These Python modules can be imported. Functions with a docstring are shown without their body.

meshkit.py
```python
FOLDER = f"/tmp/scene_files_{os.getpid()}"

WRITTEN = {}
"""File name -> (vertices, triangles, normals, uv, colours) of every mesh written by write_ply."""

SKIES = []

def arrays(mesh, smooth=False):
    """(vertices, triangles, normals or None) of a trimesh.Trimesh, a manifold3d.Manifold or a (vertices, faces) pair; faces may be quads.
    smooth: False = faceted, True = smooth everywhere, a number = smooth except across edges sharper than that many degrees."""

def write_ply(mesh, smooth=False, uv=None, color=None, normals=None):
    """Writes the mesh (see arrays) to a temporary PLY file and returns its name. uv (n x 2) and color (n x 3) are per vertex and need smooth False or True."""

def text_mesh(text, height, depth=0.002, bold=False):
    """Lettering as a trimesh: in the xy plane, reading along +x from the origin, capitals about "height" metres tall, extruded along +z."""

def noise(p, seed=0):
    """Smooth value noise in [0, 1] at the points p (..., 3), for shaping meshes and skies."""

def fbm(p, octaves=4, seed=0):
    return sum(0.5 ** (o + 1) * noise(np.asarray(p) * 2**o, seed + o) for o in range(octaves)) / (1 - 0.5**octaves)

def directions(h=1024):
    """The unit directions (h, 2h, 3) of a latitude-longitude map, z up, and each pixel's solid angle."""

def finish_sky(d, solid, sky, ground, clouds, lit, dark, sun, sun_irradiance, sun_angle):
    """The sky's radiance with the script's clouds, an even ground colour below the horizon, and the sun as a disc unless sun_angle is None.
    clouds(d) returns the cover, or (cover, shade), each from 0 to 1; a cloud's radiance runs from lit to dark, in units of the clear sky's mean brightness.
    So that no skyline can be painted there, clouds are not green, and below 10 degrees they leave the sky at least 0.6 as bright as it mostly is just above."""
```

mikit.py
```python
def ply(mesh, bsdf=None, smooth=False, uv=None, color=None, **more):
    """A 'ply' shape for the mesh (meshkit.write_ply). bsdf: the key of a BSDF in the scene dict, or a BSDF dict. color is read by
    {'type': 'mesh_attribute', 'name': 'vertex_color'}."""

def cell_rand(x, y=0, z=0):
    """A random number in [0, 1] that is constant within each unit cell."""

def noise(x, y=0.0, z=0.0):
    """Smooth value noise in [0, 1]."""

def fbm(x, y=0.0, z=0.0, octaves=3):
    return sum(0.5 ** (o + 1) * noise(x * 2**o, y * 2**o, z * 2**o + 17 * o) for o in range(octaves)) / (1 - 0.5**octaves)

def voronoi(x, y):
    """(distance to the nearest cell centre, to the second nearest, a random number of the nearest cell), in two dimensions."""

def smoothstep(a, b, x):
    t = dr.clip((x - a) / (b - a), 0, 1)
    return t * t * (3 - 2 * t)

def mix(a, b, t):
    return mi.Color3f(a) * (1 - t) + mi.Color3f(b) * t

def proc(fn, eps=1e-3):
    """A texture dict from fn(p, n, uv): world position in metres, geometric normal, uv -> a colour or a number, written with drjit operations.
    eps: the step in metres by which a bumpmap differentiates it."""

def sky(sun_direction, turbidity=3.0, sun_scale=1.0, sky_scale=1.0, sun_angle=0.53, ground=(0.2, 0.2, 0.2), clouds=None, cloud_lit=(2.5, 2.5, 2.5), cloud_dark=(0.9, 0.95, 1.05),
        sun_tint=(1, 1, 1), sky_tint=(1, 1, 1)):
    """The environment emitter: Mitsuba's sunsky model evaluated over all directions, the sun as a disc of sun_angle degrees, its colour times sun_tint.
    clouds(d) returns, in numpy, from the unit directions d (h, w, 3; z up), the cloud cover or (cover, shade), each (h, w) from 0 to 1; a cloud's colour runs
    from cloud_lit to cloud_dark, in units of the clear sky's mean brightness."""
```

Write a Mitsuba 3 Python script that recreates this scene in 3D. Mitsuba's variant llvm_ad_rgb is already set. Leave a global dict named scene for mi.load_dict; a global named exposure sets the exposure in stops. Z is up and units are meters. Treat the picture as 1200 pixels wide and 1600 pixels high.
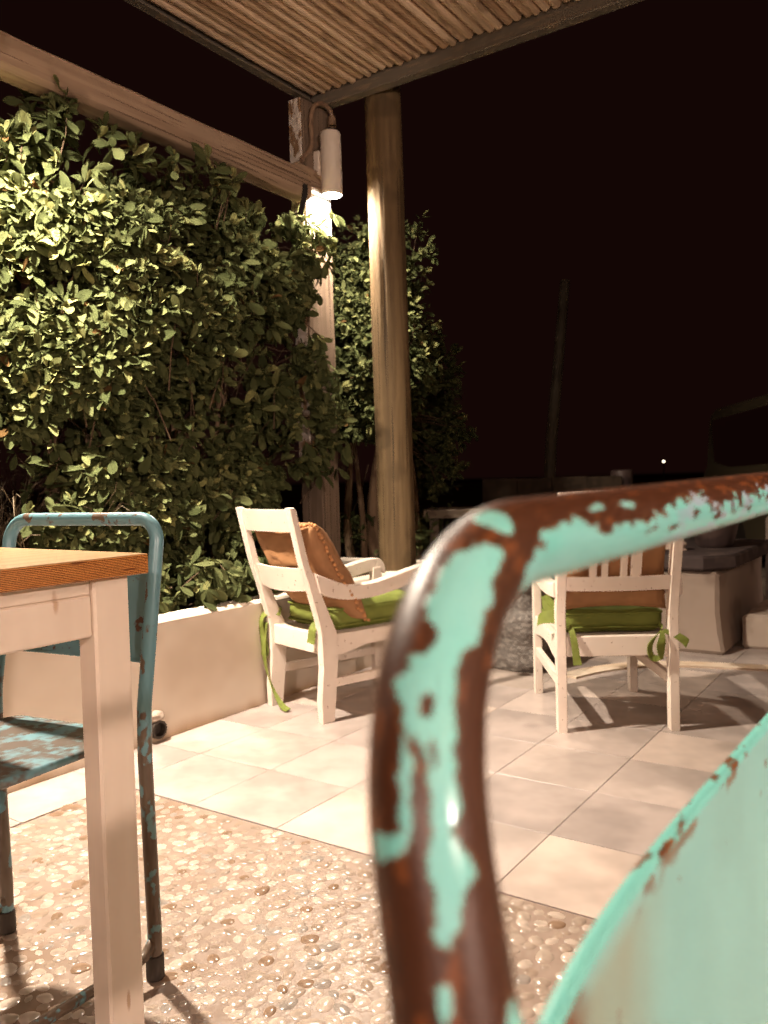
import math
import numpy as np
import trimesh
import drjit as dr
import mitsuba as mi
import mikit
from mikit import noise, fbm, voronoi, smoothstep, mix, proc
from shapely.geometry import Polygon
from scipy.spatial import cKDTree
import meshkit

T = mi.ScalarTransform4f
scene, labels = {}, {}
rng = np.random.default_rng(7)

# ------------------------------------------------------------------ camera, sky, exposure
exposure = 0.32
CAM_H = 0.95
YAW, PITCH, ROLL, F_PX = 0.59524, 0.037437, -0.026944, 1291.2
_F = np.array([-math.sin(YAW) * math.cos(PITCH), math.cos(YAW) * math.cos(PITCH), -math.sin(PITCH)])
_R0 = np.array([math.cos(YAW), math.sin(YAW), 0.0])
_U0 = np.cross(_R0, _F)
_UP = -_R0 * math.sin(ROLL) + _U0 * math.cos(ROLL)
EYE = np.array([0, 0, CAM_H])
scene['camera'] = {'type': 'thinlens', 'fov_axis': 'x', 'fov': math.degrees(2 * math.atan(600 / F_PX)),
                   'to_world': T().look_at(origin=EYE.tolist(), target=(EYE + _F).tolist(), up=_UP.tolist()),
                   'aperture_radius': 0.0016, 'focus_distance': 1.15, 'near_clip': 0.02, 'far_clip': 500.0}
scene['sky'] = {**mikit.sky([0.3, -0.5, 0.4], turbidity=3, sun_scale=0.0, sky_scale=0.050, ground=(0.02, 0.01, 0.01),
                            clouds=lambda d: 1.0, cloud_lit=(1.35, 0.40, 0.32), cloud_dark=(1.35, 0.40, 0.32)),
                'sampling_weight': 0.3}

POST_LAMP = (2000, 1720, 1380)        # radiance of the two wall lamps' lenses
NEAR_LAMP = (8300, 7200, 5800)
GLOBE = (1560, 1165, 960)

# ------------------------------------------------------------------ materials


def mat(key, color, rough=0.6, spec=0.5, metallic=0.0, bump=None, bump_scale=1.0, clear=0.0, sheen=0.0, **kw):
    col = color if isinstance(color, dict) else {'type': 'rgb', 'value': list(color)}
    b = {'type': 'principled', 'base_color': col, 'roughness': rough, 'specular': spec, 'metallic': metallic, **kw}
    if clear:
        b['clearcoat'] = clear
        b['clearcoat_gloss'] = 0.9
    if sheen:
        b['sheen'] = sheen
    if bump is not None:
        b = {'type': 'bumpmap', 'tex': bump, 'scale': bump_scale, 'bsdf': b}
    scene[key] = {'type': 'twosided', 'bsdf': b}
    return key


C3 = mi.Color3f


def worn(c0, c1, sx, sy, sz, a=0.45, b=0.65, oct=3):
    return proc(lambda p, n, uv: mix(C3(*c0), C3(*c1), smoothstep(a, b, fbm(p.x * sx, p.y * sy, p.z * sz, oct))))


mat('m_white', proc(lambda p, n, uv: mix(mix(C3(.69, .605, .525), C3(.58, .485, .41), fbm(p.x * 9, p.y * 9, p.z * 5, 3)),
                                         C3(.30, .19, .12), smoothstep(.77, .84, fbm(p.x * 95, p.y * 95, p.z * 60, 2)) * .7)), .38, .5)
mat('m_table_white', proc(lambda p, n, uv: mix(mix(C3(.72, .63, .52), C3(.63, .53, .43), fbm(p.x * 30, p.y * 30, p.z * 4, 3)),
                                               C3(.40, .25, .14), smoothstep(.72, .8, fbm(p.x * 40, p.y * 40, p.z * 9, 2)) * .7)), .42, .5)
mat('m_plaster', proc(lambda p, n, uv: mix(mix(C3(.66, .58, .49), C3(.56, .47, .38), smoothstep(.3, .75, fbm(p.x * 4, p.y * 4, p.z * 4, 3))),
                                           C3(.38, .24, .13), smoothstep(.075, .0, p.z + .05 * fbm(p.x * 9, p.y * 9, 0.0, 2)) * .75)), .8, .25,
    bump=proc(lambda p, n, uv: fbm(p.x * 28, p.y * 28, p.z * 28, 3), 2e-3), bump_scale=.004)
mat('m_plaster_dimmed', worn((.31, .24, .195), (.24, .18, .145), 5, 5, 5), .8, .2)  # white plaster again, its colour darkened to stand in for dimmer light
TILES = []
for i, (c, k) in enumerate([((.325, .270, .244), 0), ((.355, .295, .264), 3), ((.300, .250, .228), 6), ((.405, .331, .286), 9), ((.312, .259, .235), 12)]):
    def tcol(p, n, uv, c=c, k=k):
        f = fbm(p.x * 5 + k, p.y * 5, 0.0, 4)
        g = fbm(p.x * 17 + k, p.y * 17, 3.0, 3)
        return mix(C3(*[x * .84 for x in c]), C3(*[x * 1.10 for x in c]), smoothstep(.32, .68, f)) * (.90 + .2 * g)
    TILES.append(mat(f'm_tile_{i}', proc(tcol), proc(lambda p, n, uv: .22 + .22 * fbm(p.x * 11, p.y * 11, 0.0, 3)), .45))
mat('m_grout', worn((.27, .222, .195), (.32, .268, .238), 30, 30, 30), .85, .2)
mat('m_mortar', proc(lambda p, n, uv: mix(mix(C3(.242, .180, .144), C3(.192, .140, .110), fbm(p.x * 22, p.y * 22, 0.0, 3)),
                                          C3(.145, .085, .05), smoothstep(.60, .76, fbm(p.x * 2.6 + 3.1, p.y * 2.6, 0.0, 3)) * .7)),
    proc(lambda p, n, uv: .22 + .25 * fbm(p.x * 45, p.y * 45, 0.0, 2)), .5,
    bump=proc(lambda p, n, uv: fbm(p.x * 120, p.y * 120, p.z * 120, 2), 8e-4), bump_scale=.0012)
PEB = []
for i, c in enumerate([(.335, .270, .222), (.275, .216, .174), (.21, .155, .118), (.245, .188, .148), (.165, .105, .068), (.21, .175, .15)]):
    PEB.append(mat(f'm_pebble_{i}', proc(lambda p, n, uv, c=c: C3(*c) * (.78 + .44 * fbm(p.x * 70, p.y * 70, p.z * 70, 2))), .16, .6, clear=.6))
BAM = []
for i, c in enumerate([(.58, .425, .29), (.52, .37, .245), (.63, .475, .33), (.47, .32, .205)]):
    def bcol(p, n, uv, c=c, i=i):
        g = fbm(p.x * 160 + i, p.y * 3, p.z * 160, 3)
        s = smoothstep(.55, .75, fbm(p.x * 25, p.y * 6 + i, p.z * 25, 3))
        return mix(C3(*c) * (.72 + .5 * g), C3(.13, .07, .035), s * .55)
    BAM.append(mat(f'm_bamboo_{i}', proc(bcol), .5, .4))
mat('m_bamboo_node', (.47, .33, .20), .6, .3)
mat('m_steel', proc(lambda p, n, uv: mix(C3(.13, .11, .085), C3(.20, .15, .10), smoothstep(.5, .75, fbm(p.x * 14, p.y * 14, p.z * 60, 3)))), .5, .5)


def wood_col(a, b, dark, ax, k):
    def f(p, n, uv):
        q = [p.x, p.y, p.z]
        sc = [k, k, k]
        sc[ax] = k * .045
        g = fbm(q[0] * sc[0], q[1] * sc[1], q[2] * sc[2], 4)
        sc2 = [k * 2.3, k * 2.3, k * 2.3]
        sc2[ax] = k * .03
        cr = fbm(q[0] * sc2[0] + 5, q[1] * sc2[1], q[2] * sc2[2], 2)
        bl = fbm(q[0] * 5, q[1] * 5, q[2] * 5 + 9, 3)
        c = mix(C3(*a), C3(*b), smoothstep(.3, .7, g))
        c = mix(c, C3(*dark), smoothstep(.66, .74, cr) * .8)
        return mix(c, C3(*dark), smoothstep(.58, .74, bl) * .45)
    return f


def wood_bump(ax, k):
    def f(p, n, uv):
        q = [p.x * k, p.y * k, p.z * k]
        q[ax] = q[ax] * .05
        return fbm(q[0], q[1], q[2], 3)
    return f


mat('m_round_post', proc(wood_col((.145, .094, .046), (.092, .058, .027), (.038, .024, .011), 2, 40)), .75, .25, bump=proc(wood_bump(2, 55), 2e-3), bump_scale=.006)
mat('m_post', proc(wood_col((.215, .155, .112), (.15, .105, .073), (.085, .056, .038), 2, 45)), .75, .25, bump=proc(wood_bump(2, 60), 2e-3), bump_scale=.006)
mat('m_post_peeling', proc(lambda p, n, uv: mix(C3(.26, .16, .09), C3(.66, .58, .50),
    smoothstep(.42, .52, fbm(p.x * 45, p.y * 45, p.z * 13, 4)))), .8, .2)
mat('m_beam', proc(wood_col((.34, .245, .17), (.265, .185, .125), (.105, .065, .04), 1, 42)), .72, .25, bump=proc(wood_bump(1, 55), 2e-3), bump_scale=.006)
mat('m_lamp_body', (.66, .58, .49), .5, .4)
mat('m_lens', (.9, .88, .8), .3, .5)
mat('m_pipe', worn((.24, .155, .10), (.17, .105, .07), 20, 20, 20), .35, .5)
mat('m_black', (.02, .018, .016), .5, .4)
mat('m_rubber', (.035, .026, .02), .6, .4)

scene['m_leaf'] = {'type': 'principledthin', 'base_color': {'type': 'mesh_attribute', 'name': 'vertex_color'}, 'roughness': .33, 'diff_trans': .55,
                   'spec_trans': 0.0, 'eta': 1.45}
LEAFC = [(.048, .057, .023), (.076, .088, .036), (.130, .142, .060), (.27, .265, .105)]
for i, c in enumerate(LEAFC):
    scene[f'm_leaf_{i}'] = {'type': 'principledthin', 'base_color': {'type': 'rgb', 'value': list(c)}, 'roughness': .33, 'diff_trans': .55, 'spec_trans': 0.0, 'eta': 1.45}
mat('m_bark', worn((.28, .19, .12), (.16, .10, .06), 30, 30, 8), .8, .2)
mat('m_twig', (.10, .065, .04), .8, .2)
mat('m_dry', (.17, .13, .085), .8, .2)

TEAL, RUST, RUST2 = (.165, .54, .49), (.046, .0135, .0040), (.125, .038, .010)


def blue_paint(p, n, uv):
    f = fbm(p.x * 32, p.y * 32, p.z * 32, 4)
    g = fbm(p.x * 85, p.y * 85, p.z * 85, 2)
    c = mix(C3(.105, .225, .265), C3(.150, .290, .330), fbm(p.x * 8, p.y * 8, p.z * 8, 2))
    return mix(c, C3(.085, .042, .028), smoothstep(.575, .65, .66 * f + .34 * g))


def blue_tube(p, n, uv):
    # paint survives on the back loop, the legs below the seat have lost most of it
    f = fbm(p.x * 36, p.y * 36, p.z * 20, 4)
    g = fbm(p.x * 90, p.y * 90, p.z * 60, 2)
    lim = .565 - .15 * smoothstep(.50, .46, p.z) + .07 * smoothstep(.55, .7, p.z) - .13 * smoothstep(.872, .905, p.z)
    c = mix(C3(.105, .230, .270), C3(.150, .295, .335), fbm(p.x * 8, p.y * 8, p.z * 8, 2))
    bare = mix(C3(.085, .055, .038), C3(.15, .115, .085), fbm(p.x * 50, p.y * 50, p.z * 15, 3))
    return mix(c, bare, smoothstep(lim - .03, lim + .03, .75 * f + .25 * g))


def blue_seat(p, n, uv):
    f = fbm(p.x * 16, p.y * 16, p.z * 5, 4)
    g = fbm(p.x * 75, p.y * 75, p.z * 75, 2)
    c = mix(C3(.075, .165, .19), C3(.125, .22, .25), f)
    bare = mix(C3(.045, .030, .021), C3(.10, .074, .057), fbm(p.x * 6, p.y * 6, 0.0, 3))
    return mix(c, bare, smoothstep(.36, .58, .6 * f + .4 * g))


mat('m_blue_panel', proc(blue_paint), .36, .5)
mat('m_blue_tube', proc(blue_tube), .30, .5)
mat('m_blue_seat', proc(blue_seat), .34, .5)


def pw(x, xs, ys):
    """piecewise linear through (xs, ys), constant outside."""
    r = mi.Float(ys[0])
    for i in range(len(xs) - 1):
        r = r + (ys[i + 1] - ys[i]) * dr.clip((x - xs[i]) / (xs[i + 1] - xs[i]), 0, 1)
    return r


def blob(s, th, s0, t0, ds, dt):
    return 1 - dr.sqrt(dr.square((s - s0) / ds) + dr.square((th - t0) / dt))


# flaking paint on the near chair's tube, in the tube's own coordinates: uv.x = angle round the tube, uv.y = metres along it
HS = [-.0075, -.0056, -.0030, .0029, .0069, .0114, .0149, .0183, .0246, .0292, .0326, .0361, .0429, .0458, .0500, .0555, .0572, .0595, .0658, .0710, .0784, .0801, .0860, .0900]
HI = [50, 62, 71, 63, 63, 67, 61, 60, 64, 70, 82, 88, 104, 90, 86, 98, 88, 82, 86, 92, 82, 74, 56, 36]
LS = [-.0075, -.0056, -.0011, .0023, .0052, .0069, .0097, .0114, .0143, .0183, .0223, .0258, .0303, .0343, .0429, .0469, .0504, .0572, .0647, .0698, .0727, .0807, .0859, .0900]
LO = [62, 55, 42, 36, 24, 16, 22, 27, 30, 28, 25, 27, 30, 30, 33, 30, 28, 15, 13, 13, 18, 27, 31, 42]


def tube_mask(uv):
    s0, th0 = uv.y, uv.x * 360 - 180
    w1 = fbm(s0 * 130 + 11, th0 * .045, 2.0, 3) - .5
    w2 = fbm(s0 * 130 + 37, th0 * .045, 7.0, 3) - .5
    w3 = fbm(s0 * 520, th0 * .18, 1.0, 2) - .5
    s = s0 + .0045 * w1 + .0010 * w3
    th = th0 + 17 * w2 + 9 * w3
    up = dr.minimum(th - pw(s, LS, LO), pw(s, HS, HI) - th) / 40
    up = dr.maximum(up, blob(s, th, .0143, 104, .0026, 24))          # side branch of paint
    up = dr.maximum(up, blob(s, th, .0225, 81, .0105, 7))            # narrow strand
    up = dr.maximum(up, blob(s, th, -.0143, 65, .0040, 9))
    up = dr.maximum(up, blob(s, th, -.0300, 51, .0065, 13))
    up = dr.maximum(up, blob(s, th, -.0360, -6, .0200, 26))
    up = dr.maximum(up, blob(s, th, -.0700, 40, .0200, 60))
    up = dr.maximum(up, blob(s, th, .0975, 66, .0050, 26))
    up = dr.minimum(up, -blob(s, th, .0535, 82, .0044, 13))
    up = dr.minimum(up, -blob(s, th, .0395, 63, .0022, 6))
    up = dr.minimum(up, -blob(s, th, .0300, 57, .0030, 4))
    bhi = pw(s, [.092, .0945, .1013, .112, .131, .145, .165, .195, .215, .241, .256, .288, .32, .376, .42, .50], [-30, 8, 21, 20, 32, 25, 18, 14, 21, 27, 41, 39, 26, 32, 39, 30])
    bar = dr.minimum((bhi - 7 - th + 24 * (noise(s0 * 190, th0 * .05, 4.0) - .5)) / 40, (s - .0905) / .010)
    bar = dr.maximum(bar, blob(s, th, .185, 37, .010, 8))
    bar = dr.maximum(bar, blob(s, th, .157, 39, .008, 6))
    chips = smoothstep(.60, .72, fbm(s0 * 95 + 3, th0 * .06, 5.0, 3)) * smoothstep(.13, .30, s0)
    bar = bar - 1.6 * chips - .8 * smoothstep(.52, .66, fbm(s0 * 210 + 13, th0 * .05, 6.0, 3)) * smoothstep(.24, .30, s0)
    both = dr.maximum(up, bar) - .085 - .10 * smoothstep(.62, .70, fbm(s0 * 170 + 7, th0 * .07, 9.0, 3))
    return both, s0, th0


def tube_rough(p, n, uv):
    both, s0, th0 = tube_mask(uv)
    return .50 - .30 * smoothstep(-.03, .05, both) - .12 * fbm(s0 * 80, th0 * .04, 3.0, 2)


def tube_paint(p, n, uv):
    both, s0, th0 = tube_mask(uv)
    t = smoothstep(-.02, .03, both)
    teal = mix(C3(*TEAL), C3(.24, .55, .53), fbm(s0 * 60, th0 * .03, 0.0, 2))
    teal = mix(teal, C3(.30, .42, .50), smoothstep(.21, .27, s0) * smoothstep(.5, .62, fbm(s0 * 70 + 9, th0 * .05, 0.0, 2)))
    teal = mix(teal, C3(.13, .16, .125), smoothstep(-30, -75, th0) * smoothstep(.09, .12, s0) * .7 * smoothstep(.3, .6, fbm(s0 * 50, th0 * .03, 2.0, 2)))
    rust = mix(C3(*RUST), C3(.056, .019, .0075), fbm(s0 * 140, th0 * .05, 0.0, 3))
    rust = mix(rust, C3(*RUST2), smoothstep(.64, .72, fbm(s0 * 110 + 20, th0 * .07, 0.0, 3)))
    edge = smoothstep(-.16, -.02, both) * (1 - t)
    return mix(mix(rust, C3(.20, .085, .03), edge * .5), teal, t)


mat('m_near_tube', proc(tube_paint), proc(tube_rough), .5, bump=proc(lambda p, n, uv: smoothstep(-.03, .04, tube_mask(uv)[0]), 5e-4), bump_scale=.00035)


def panel_paint(p, n, uv):
    top = .806 - p.z                                  # metres below the panel's rim
    f = fbm(p.y * 55, p.z * 55, 1.0, 3)
    c = mix(C3(.21, .475, .455), C3(.29, .54, .505), fbm(p.y * 7, p.z * 7, 0.0, 3))
    c = mix(c, C3(.20, .40, .37), smoothstep(.55, .85, fbm(p.y * 12, p.z * 9, 8.0, 3)) * .35)
    streak = smoothstep(.345, .285, p.y + .03 * fbm(p.z * 14, p.y * 30, 0.0, 3)) * smoothstep(.004, .016, top)
    c = mix(c, C3(.27, .225, .13), streak * (.35 + .4 * fbm(p.y * 60, p.z * 12, 0.0, 2)))
    rust = smoothstep(.62, .69, fbm(p.y * 42, p.z * 60, 3.0, 3)) * smoothstep(.016, .003, top)
    rust = dr.maximum(rust, smoothstep(.80, .83, fbm(p.y * 80 + 4, p.z * 70, 2.0, 2)) * smoothstep(.05, .015, top))
    rust = dr.maximum(rust, smoothstep(.250, .228, p.y + .03 * f) * smoothstep(.35, .5, fbm(p.y * 60, p.z * 50, 4.0, 2)))
    return mix(c, mix(C3(.12, .035, .012), C3(.20, .09, .03), f), rust)


mat('m_near_panel', proc(panel_paint), proc(lambda p, n, uv: .24 + .26 * fbm(p.y * 22, p.z * 12, 5.0, 3)), .5,
    bump=proc(lambda p, n, uv: fbm(p.y * 14, p.z * 14, 2.0, 2), 3e-3), bump_scale=.006)
mat('m_near_rim', proc(lambda p, n, uv: mix(C3(.18, .56, .51), mix(C3(.07, .022, .010), C3(.20, .08, .025), fbm(p.y * 90, p.z * 90, 0.0, 2)),
    smoothstep(.60, .66, .75 * fbm(p.y * 85 + 2, p.z * 170, p.x * 170, 3) + .25 * fbm(p.y * 16, 0.0, 3.0, 2)))), .28, .5)


def ply_edge(p, n, uv):
    z = (p.z - .809) / .033
    w = z * 13 + .25 * fbm(p.x * 9, p.y * 9, p.z * 30, 2)
    st = w - dr.floor(w)
    g = fbm(p.x * 50, p.y * 50, p.z * 400, 2)
    c = mix(C3(.52, .22, .06), C3(.17, .052, .012), smoothstep(.30, .42, st) - smoothstep(.85, .98, st))
    c = mix(c, C3(.14, .045, .012), smoothstep(.66, .74, fbm(p.x * 30, p.y * 30, p.z * 130, 2)))
    side = c * (.8 + .35 * g)
    topc = mix(C3(.37, .225, .105), C3(.30, .17, .07), fbm(p.x * 60, p.y * 3, 0.0, 3))
    return dr.select(n.z > .7, topc, side)


mat('m_ply', proc(ply_edge), .25, .5, clear=.4)
mat('m_orange', proc(lambda p, n, uv: C3(.275, .135, .060) * (.80 + .4 * fbm(p.x * 14, p.y * 14, p.z * 14, 3))), .75, .3, sheen=.3,
    bump=proc(lambda p, n, uv: fbm(p.x * 16, p.y * 16, p.z * 16, 3), 2e-3), bump_scale=.02)
mat('m_pompom', (.42, .20, .085), .8, .2, sheen=.3)
mat('m_green', proc(lambda p, n, uv: C3(.140, .165, .032) * (.82 + .36 * fbm(p.x * 18, p.y * 18, p.z * 18, 3))), .75, .3, sheen=.2,
    bump=proc(lambda p, n, uv: fbm(p.x * 22, p.y * 22, p.z * 22, 3), 2e-3), bump_scale=.012)
mat('m_mauve', worn((.055, .040, .038), (.08, .058, .052), 12, 12, 12), .85, .2)
mat('m_pot', worn((.05, .032, .03), (.09, .058, .05), 10, 10, 10), .45, .4)
mat('m_napkin', (.62, .47, .38), .8, .2)
mat('m_stone', proc(lambda p, n, uv: mix(C3(.13, .112, .10), C3(.225, .20, .18), smoothstep(.40, .68, fbm(p.x * 70, p.y * 70, p.z * 70, 4)))), .7, .3,
    bump=proc(lambda p, n, uv: fbm(p.x * 60, p.y * 60, p.z * 60, 3), 2e-3), bump_scale=.012)
mat('m_step', worn((.42, .34, .28), (.32, .25, .20), 8, 8, 8), .8, .2)
mat('m_grey_wood', worn((.25, .20, .15), (.16, .12, .09), 6, 40, 30), .8, .2)
mat('m_dark_wood', worn((.06, .04, .026), (.042, .028, .018), 20, 20, 5), .8, .2)
mat('m_soil', worn((.10, .065, .04), (.05, .033, .02), 20, 20, 20), .9, .1)
mat('m_ground', worn((.06, .045, .03), (.035, .027, .02), .9, .9, .9), .95, .1)
mat('m_back_paving', worn((.30, .23, .18), (.22, .165, .125), 5, 5, 5), .7, .3)
mat('m_van', (.10, .078, .045), .4, .4)
mat('m_van_glass', (.62, .60, .58), .08, .5, 1.0)
mat('m_mast', worn((.11, .085, .055), (.08, .06, .04), 4, 4, 2), .7, .3)

# ------------------------------------------------------------------ mesh helpers


def add(key, mesh, bsdf, smooth=False, to_world=None, uv=None, color=None, **more):
    assert key not in scene, key
    d = mikit.ply(mesh, bsdf, smooth, uv, color, **more)
    if to_world is not None:
        d['to_world'] = to_world
    scene[key] = d
    return d


def tag(key, label, cat=None, group=None, kind=None):
    labels[key] = {'label': label}
    for k, v in (('category', cat), ('group', group), ('kind', kind)):
        if v:
            labels[key][k] = v


def num(base, i):
    return base if i == 0 else f'{base}_{i:03d}'


def TM(v, f):
    return trimesh.Trimesh(np.asarray(v, float), np.asarray(f, int), process=False)


def cat(*ms):
    ms = [m if isinstance(m, trimesh.Trimesh) else TM(*m) for m in ms]
    o, V, Fc = 0, [], []
    for m in ms:
        V.append(np.asarray(m.vertices))
        Fc.append(np.asarray(m.faces) + o)
        o += len(m.vertices)
    return TM(np.vstack(V), np.vstack(Fc))


class Frame:
    """local (along e, along d, up) -> world"""

    def __init__(self, o, e, d, u=(0, 0, 1)):
        self.o = np.asarray(o, float)
        self.M = np.array([e, d, u], float)

    def __call__(self, m):
        if isinstance(m, trimesh.Trimesh):
            v = np.asarray(m.vertices) @ self.M + self.o
            f = np.asarray(m.faces)
            if np.linalg.det(self.M) < 0:
                f = f[:, ::-1]
            return TM(v, f)
        return np.asarray(m, float) @ self.M + self.o


def box(x0, x1, y0, y1, z0, z1, b=0.003):
    b = min(b, (x1 - x0) * .45, (y1 - y0) * .45, (z1 - z0) * .45)
    P = []
    for sx in (0, 1):
        for sy in (0, 1):
            for sz in (0, 1):
                c = np.array([(x0, x1)[sx], (y0, y1)[sy], (z0, z1)[sz]])
                i = np.array([1 - 2 * sx, 1 - 2 * sy, 1 - 2 * sz]) * b
                for k in range(3):
                    q = c + i
                    q[k] = c[k]
                    P.append(q)
    h = trimesh.convex.convex_hull(np.array(P))
    return TM(h.vertices, h.faces)


def round_box(hx, hy, hz, r, n=4, puff=0.0):
    m = trimesh.creation.box()
    for _ in range(n):
        m = m.subdivide()
    v = np.asarray(m.vertices) * 2
    h = np.array([hx, hy, hz])
    q = v * h
    inner = np.clip(q, -(h - r), h - r)
    dv = q - inner
    L = np.linalg.norm(dv, axis=1, keepdims=True)
    q = inner + np.where(L > 1e-9, dv / np.maximum(L, 1e-9) * r, 0)
    if puff:
        q[:, 2] += np.sign(v[:, 2]) * (np.abs(v[:, 2]) > .3) * puff * np.clip((1 - v[:, 0] ** 2) * (1 - v[:, 1] ** 2), 0, 1) ** .6
    return TM(q, m.faces)


def sweep(path, r, n=12, B=None, caps=True, v0=0.0):
    """round tube along path; B: the fixed side direction that angle 0 points to. Returns mesh, uv."""
    P = np.asarray(path, float)
    r = np.broadcast_to(np.asarray(r, float), (len(P),))
    Tn = np.gradient(P, axis=0)
    Tn /= np.linalg.norm(Tn, axis=1, keepdims=True)
    if B is None:
        a = np.array([0, 0, 1.0]) if abs(Tn[0, 2]) < .9 else np.array([1.0, 0, 0])
        b = np.cross(Tn[0], a)
        bs = []
        for t in Tn:
            b = b - t * (b @ t)
            b /= np.linalg.norm(b)
            bs.append(b)
        Bs = np.array(bs)
    else:
        Bs = np.asarray(B, float) - Tn * (Tn @ np.asarray(B, float))[:, None]
        Bs /= np.linalg.norm(Bs, axis=1, keepdims=True)
    Ns = np.cross(Bs, Tn)
    th = np.linspace(-np.pi, np.pi, n + 1)
    ring = np.cos(th)[None, :, None] * Bs[:, None] + np.sin(th)[None, :, None] * Ns[:, None]
    V = (P[:, None] + ring * r[:, None, None]).reshape(-1, 3)
    s = np.concatenate([[0], np.cumsum(np.linalg.norm(np.diff(P, axis=0), axis=1))]) + v0
    uv = np.stack([np.broadcast_to((th / (2 * np.pi) + .5)[None], (len(P), n + 1)), np.broadcast_to(s[:, None], (len(P), n + 1))], -1).reshape(-1, 2)
    i, j = np.meshgrid(np.arange(len(P) - 1), np.arange(n), indexing='ij')
    a = (i * (n + 1) + j).ravel()
    Fc = np.vstack([np.stack([a, a + 1, a + n + 2], 1), np.stack([a, a + n + 2, a + n + 1], 1)])[:, ::-1]
    if caps:
        k = len(V)
        V = np.vstack([V, P[:1], P[-1:]])
        uv = np.vstack([uv, uv[:1], uv[-1:]])
        j = np.arange(n)
        e = (len(P) - 1) * (n + 1)
        Fc = np.vstack([Fc, np.stack([j + 1, j, j * 0 + k], 1)[:, ::-1], np.stack([e + j, e + j + 1, j * 0 + k + 1], 1)[:, ::-1]])
    return TM(V, Fc), uv


def tube(path, r, n=10, **kw):
    return sweep(path, r, n, **kw)[0]


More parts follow.
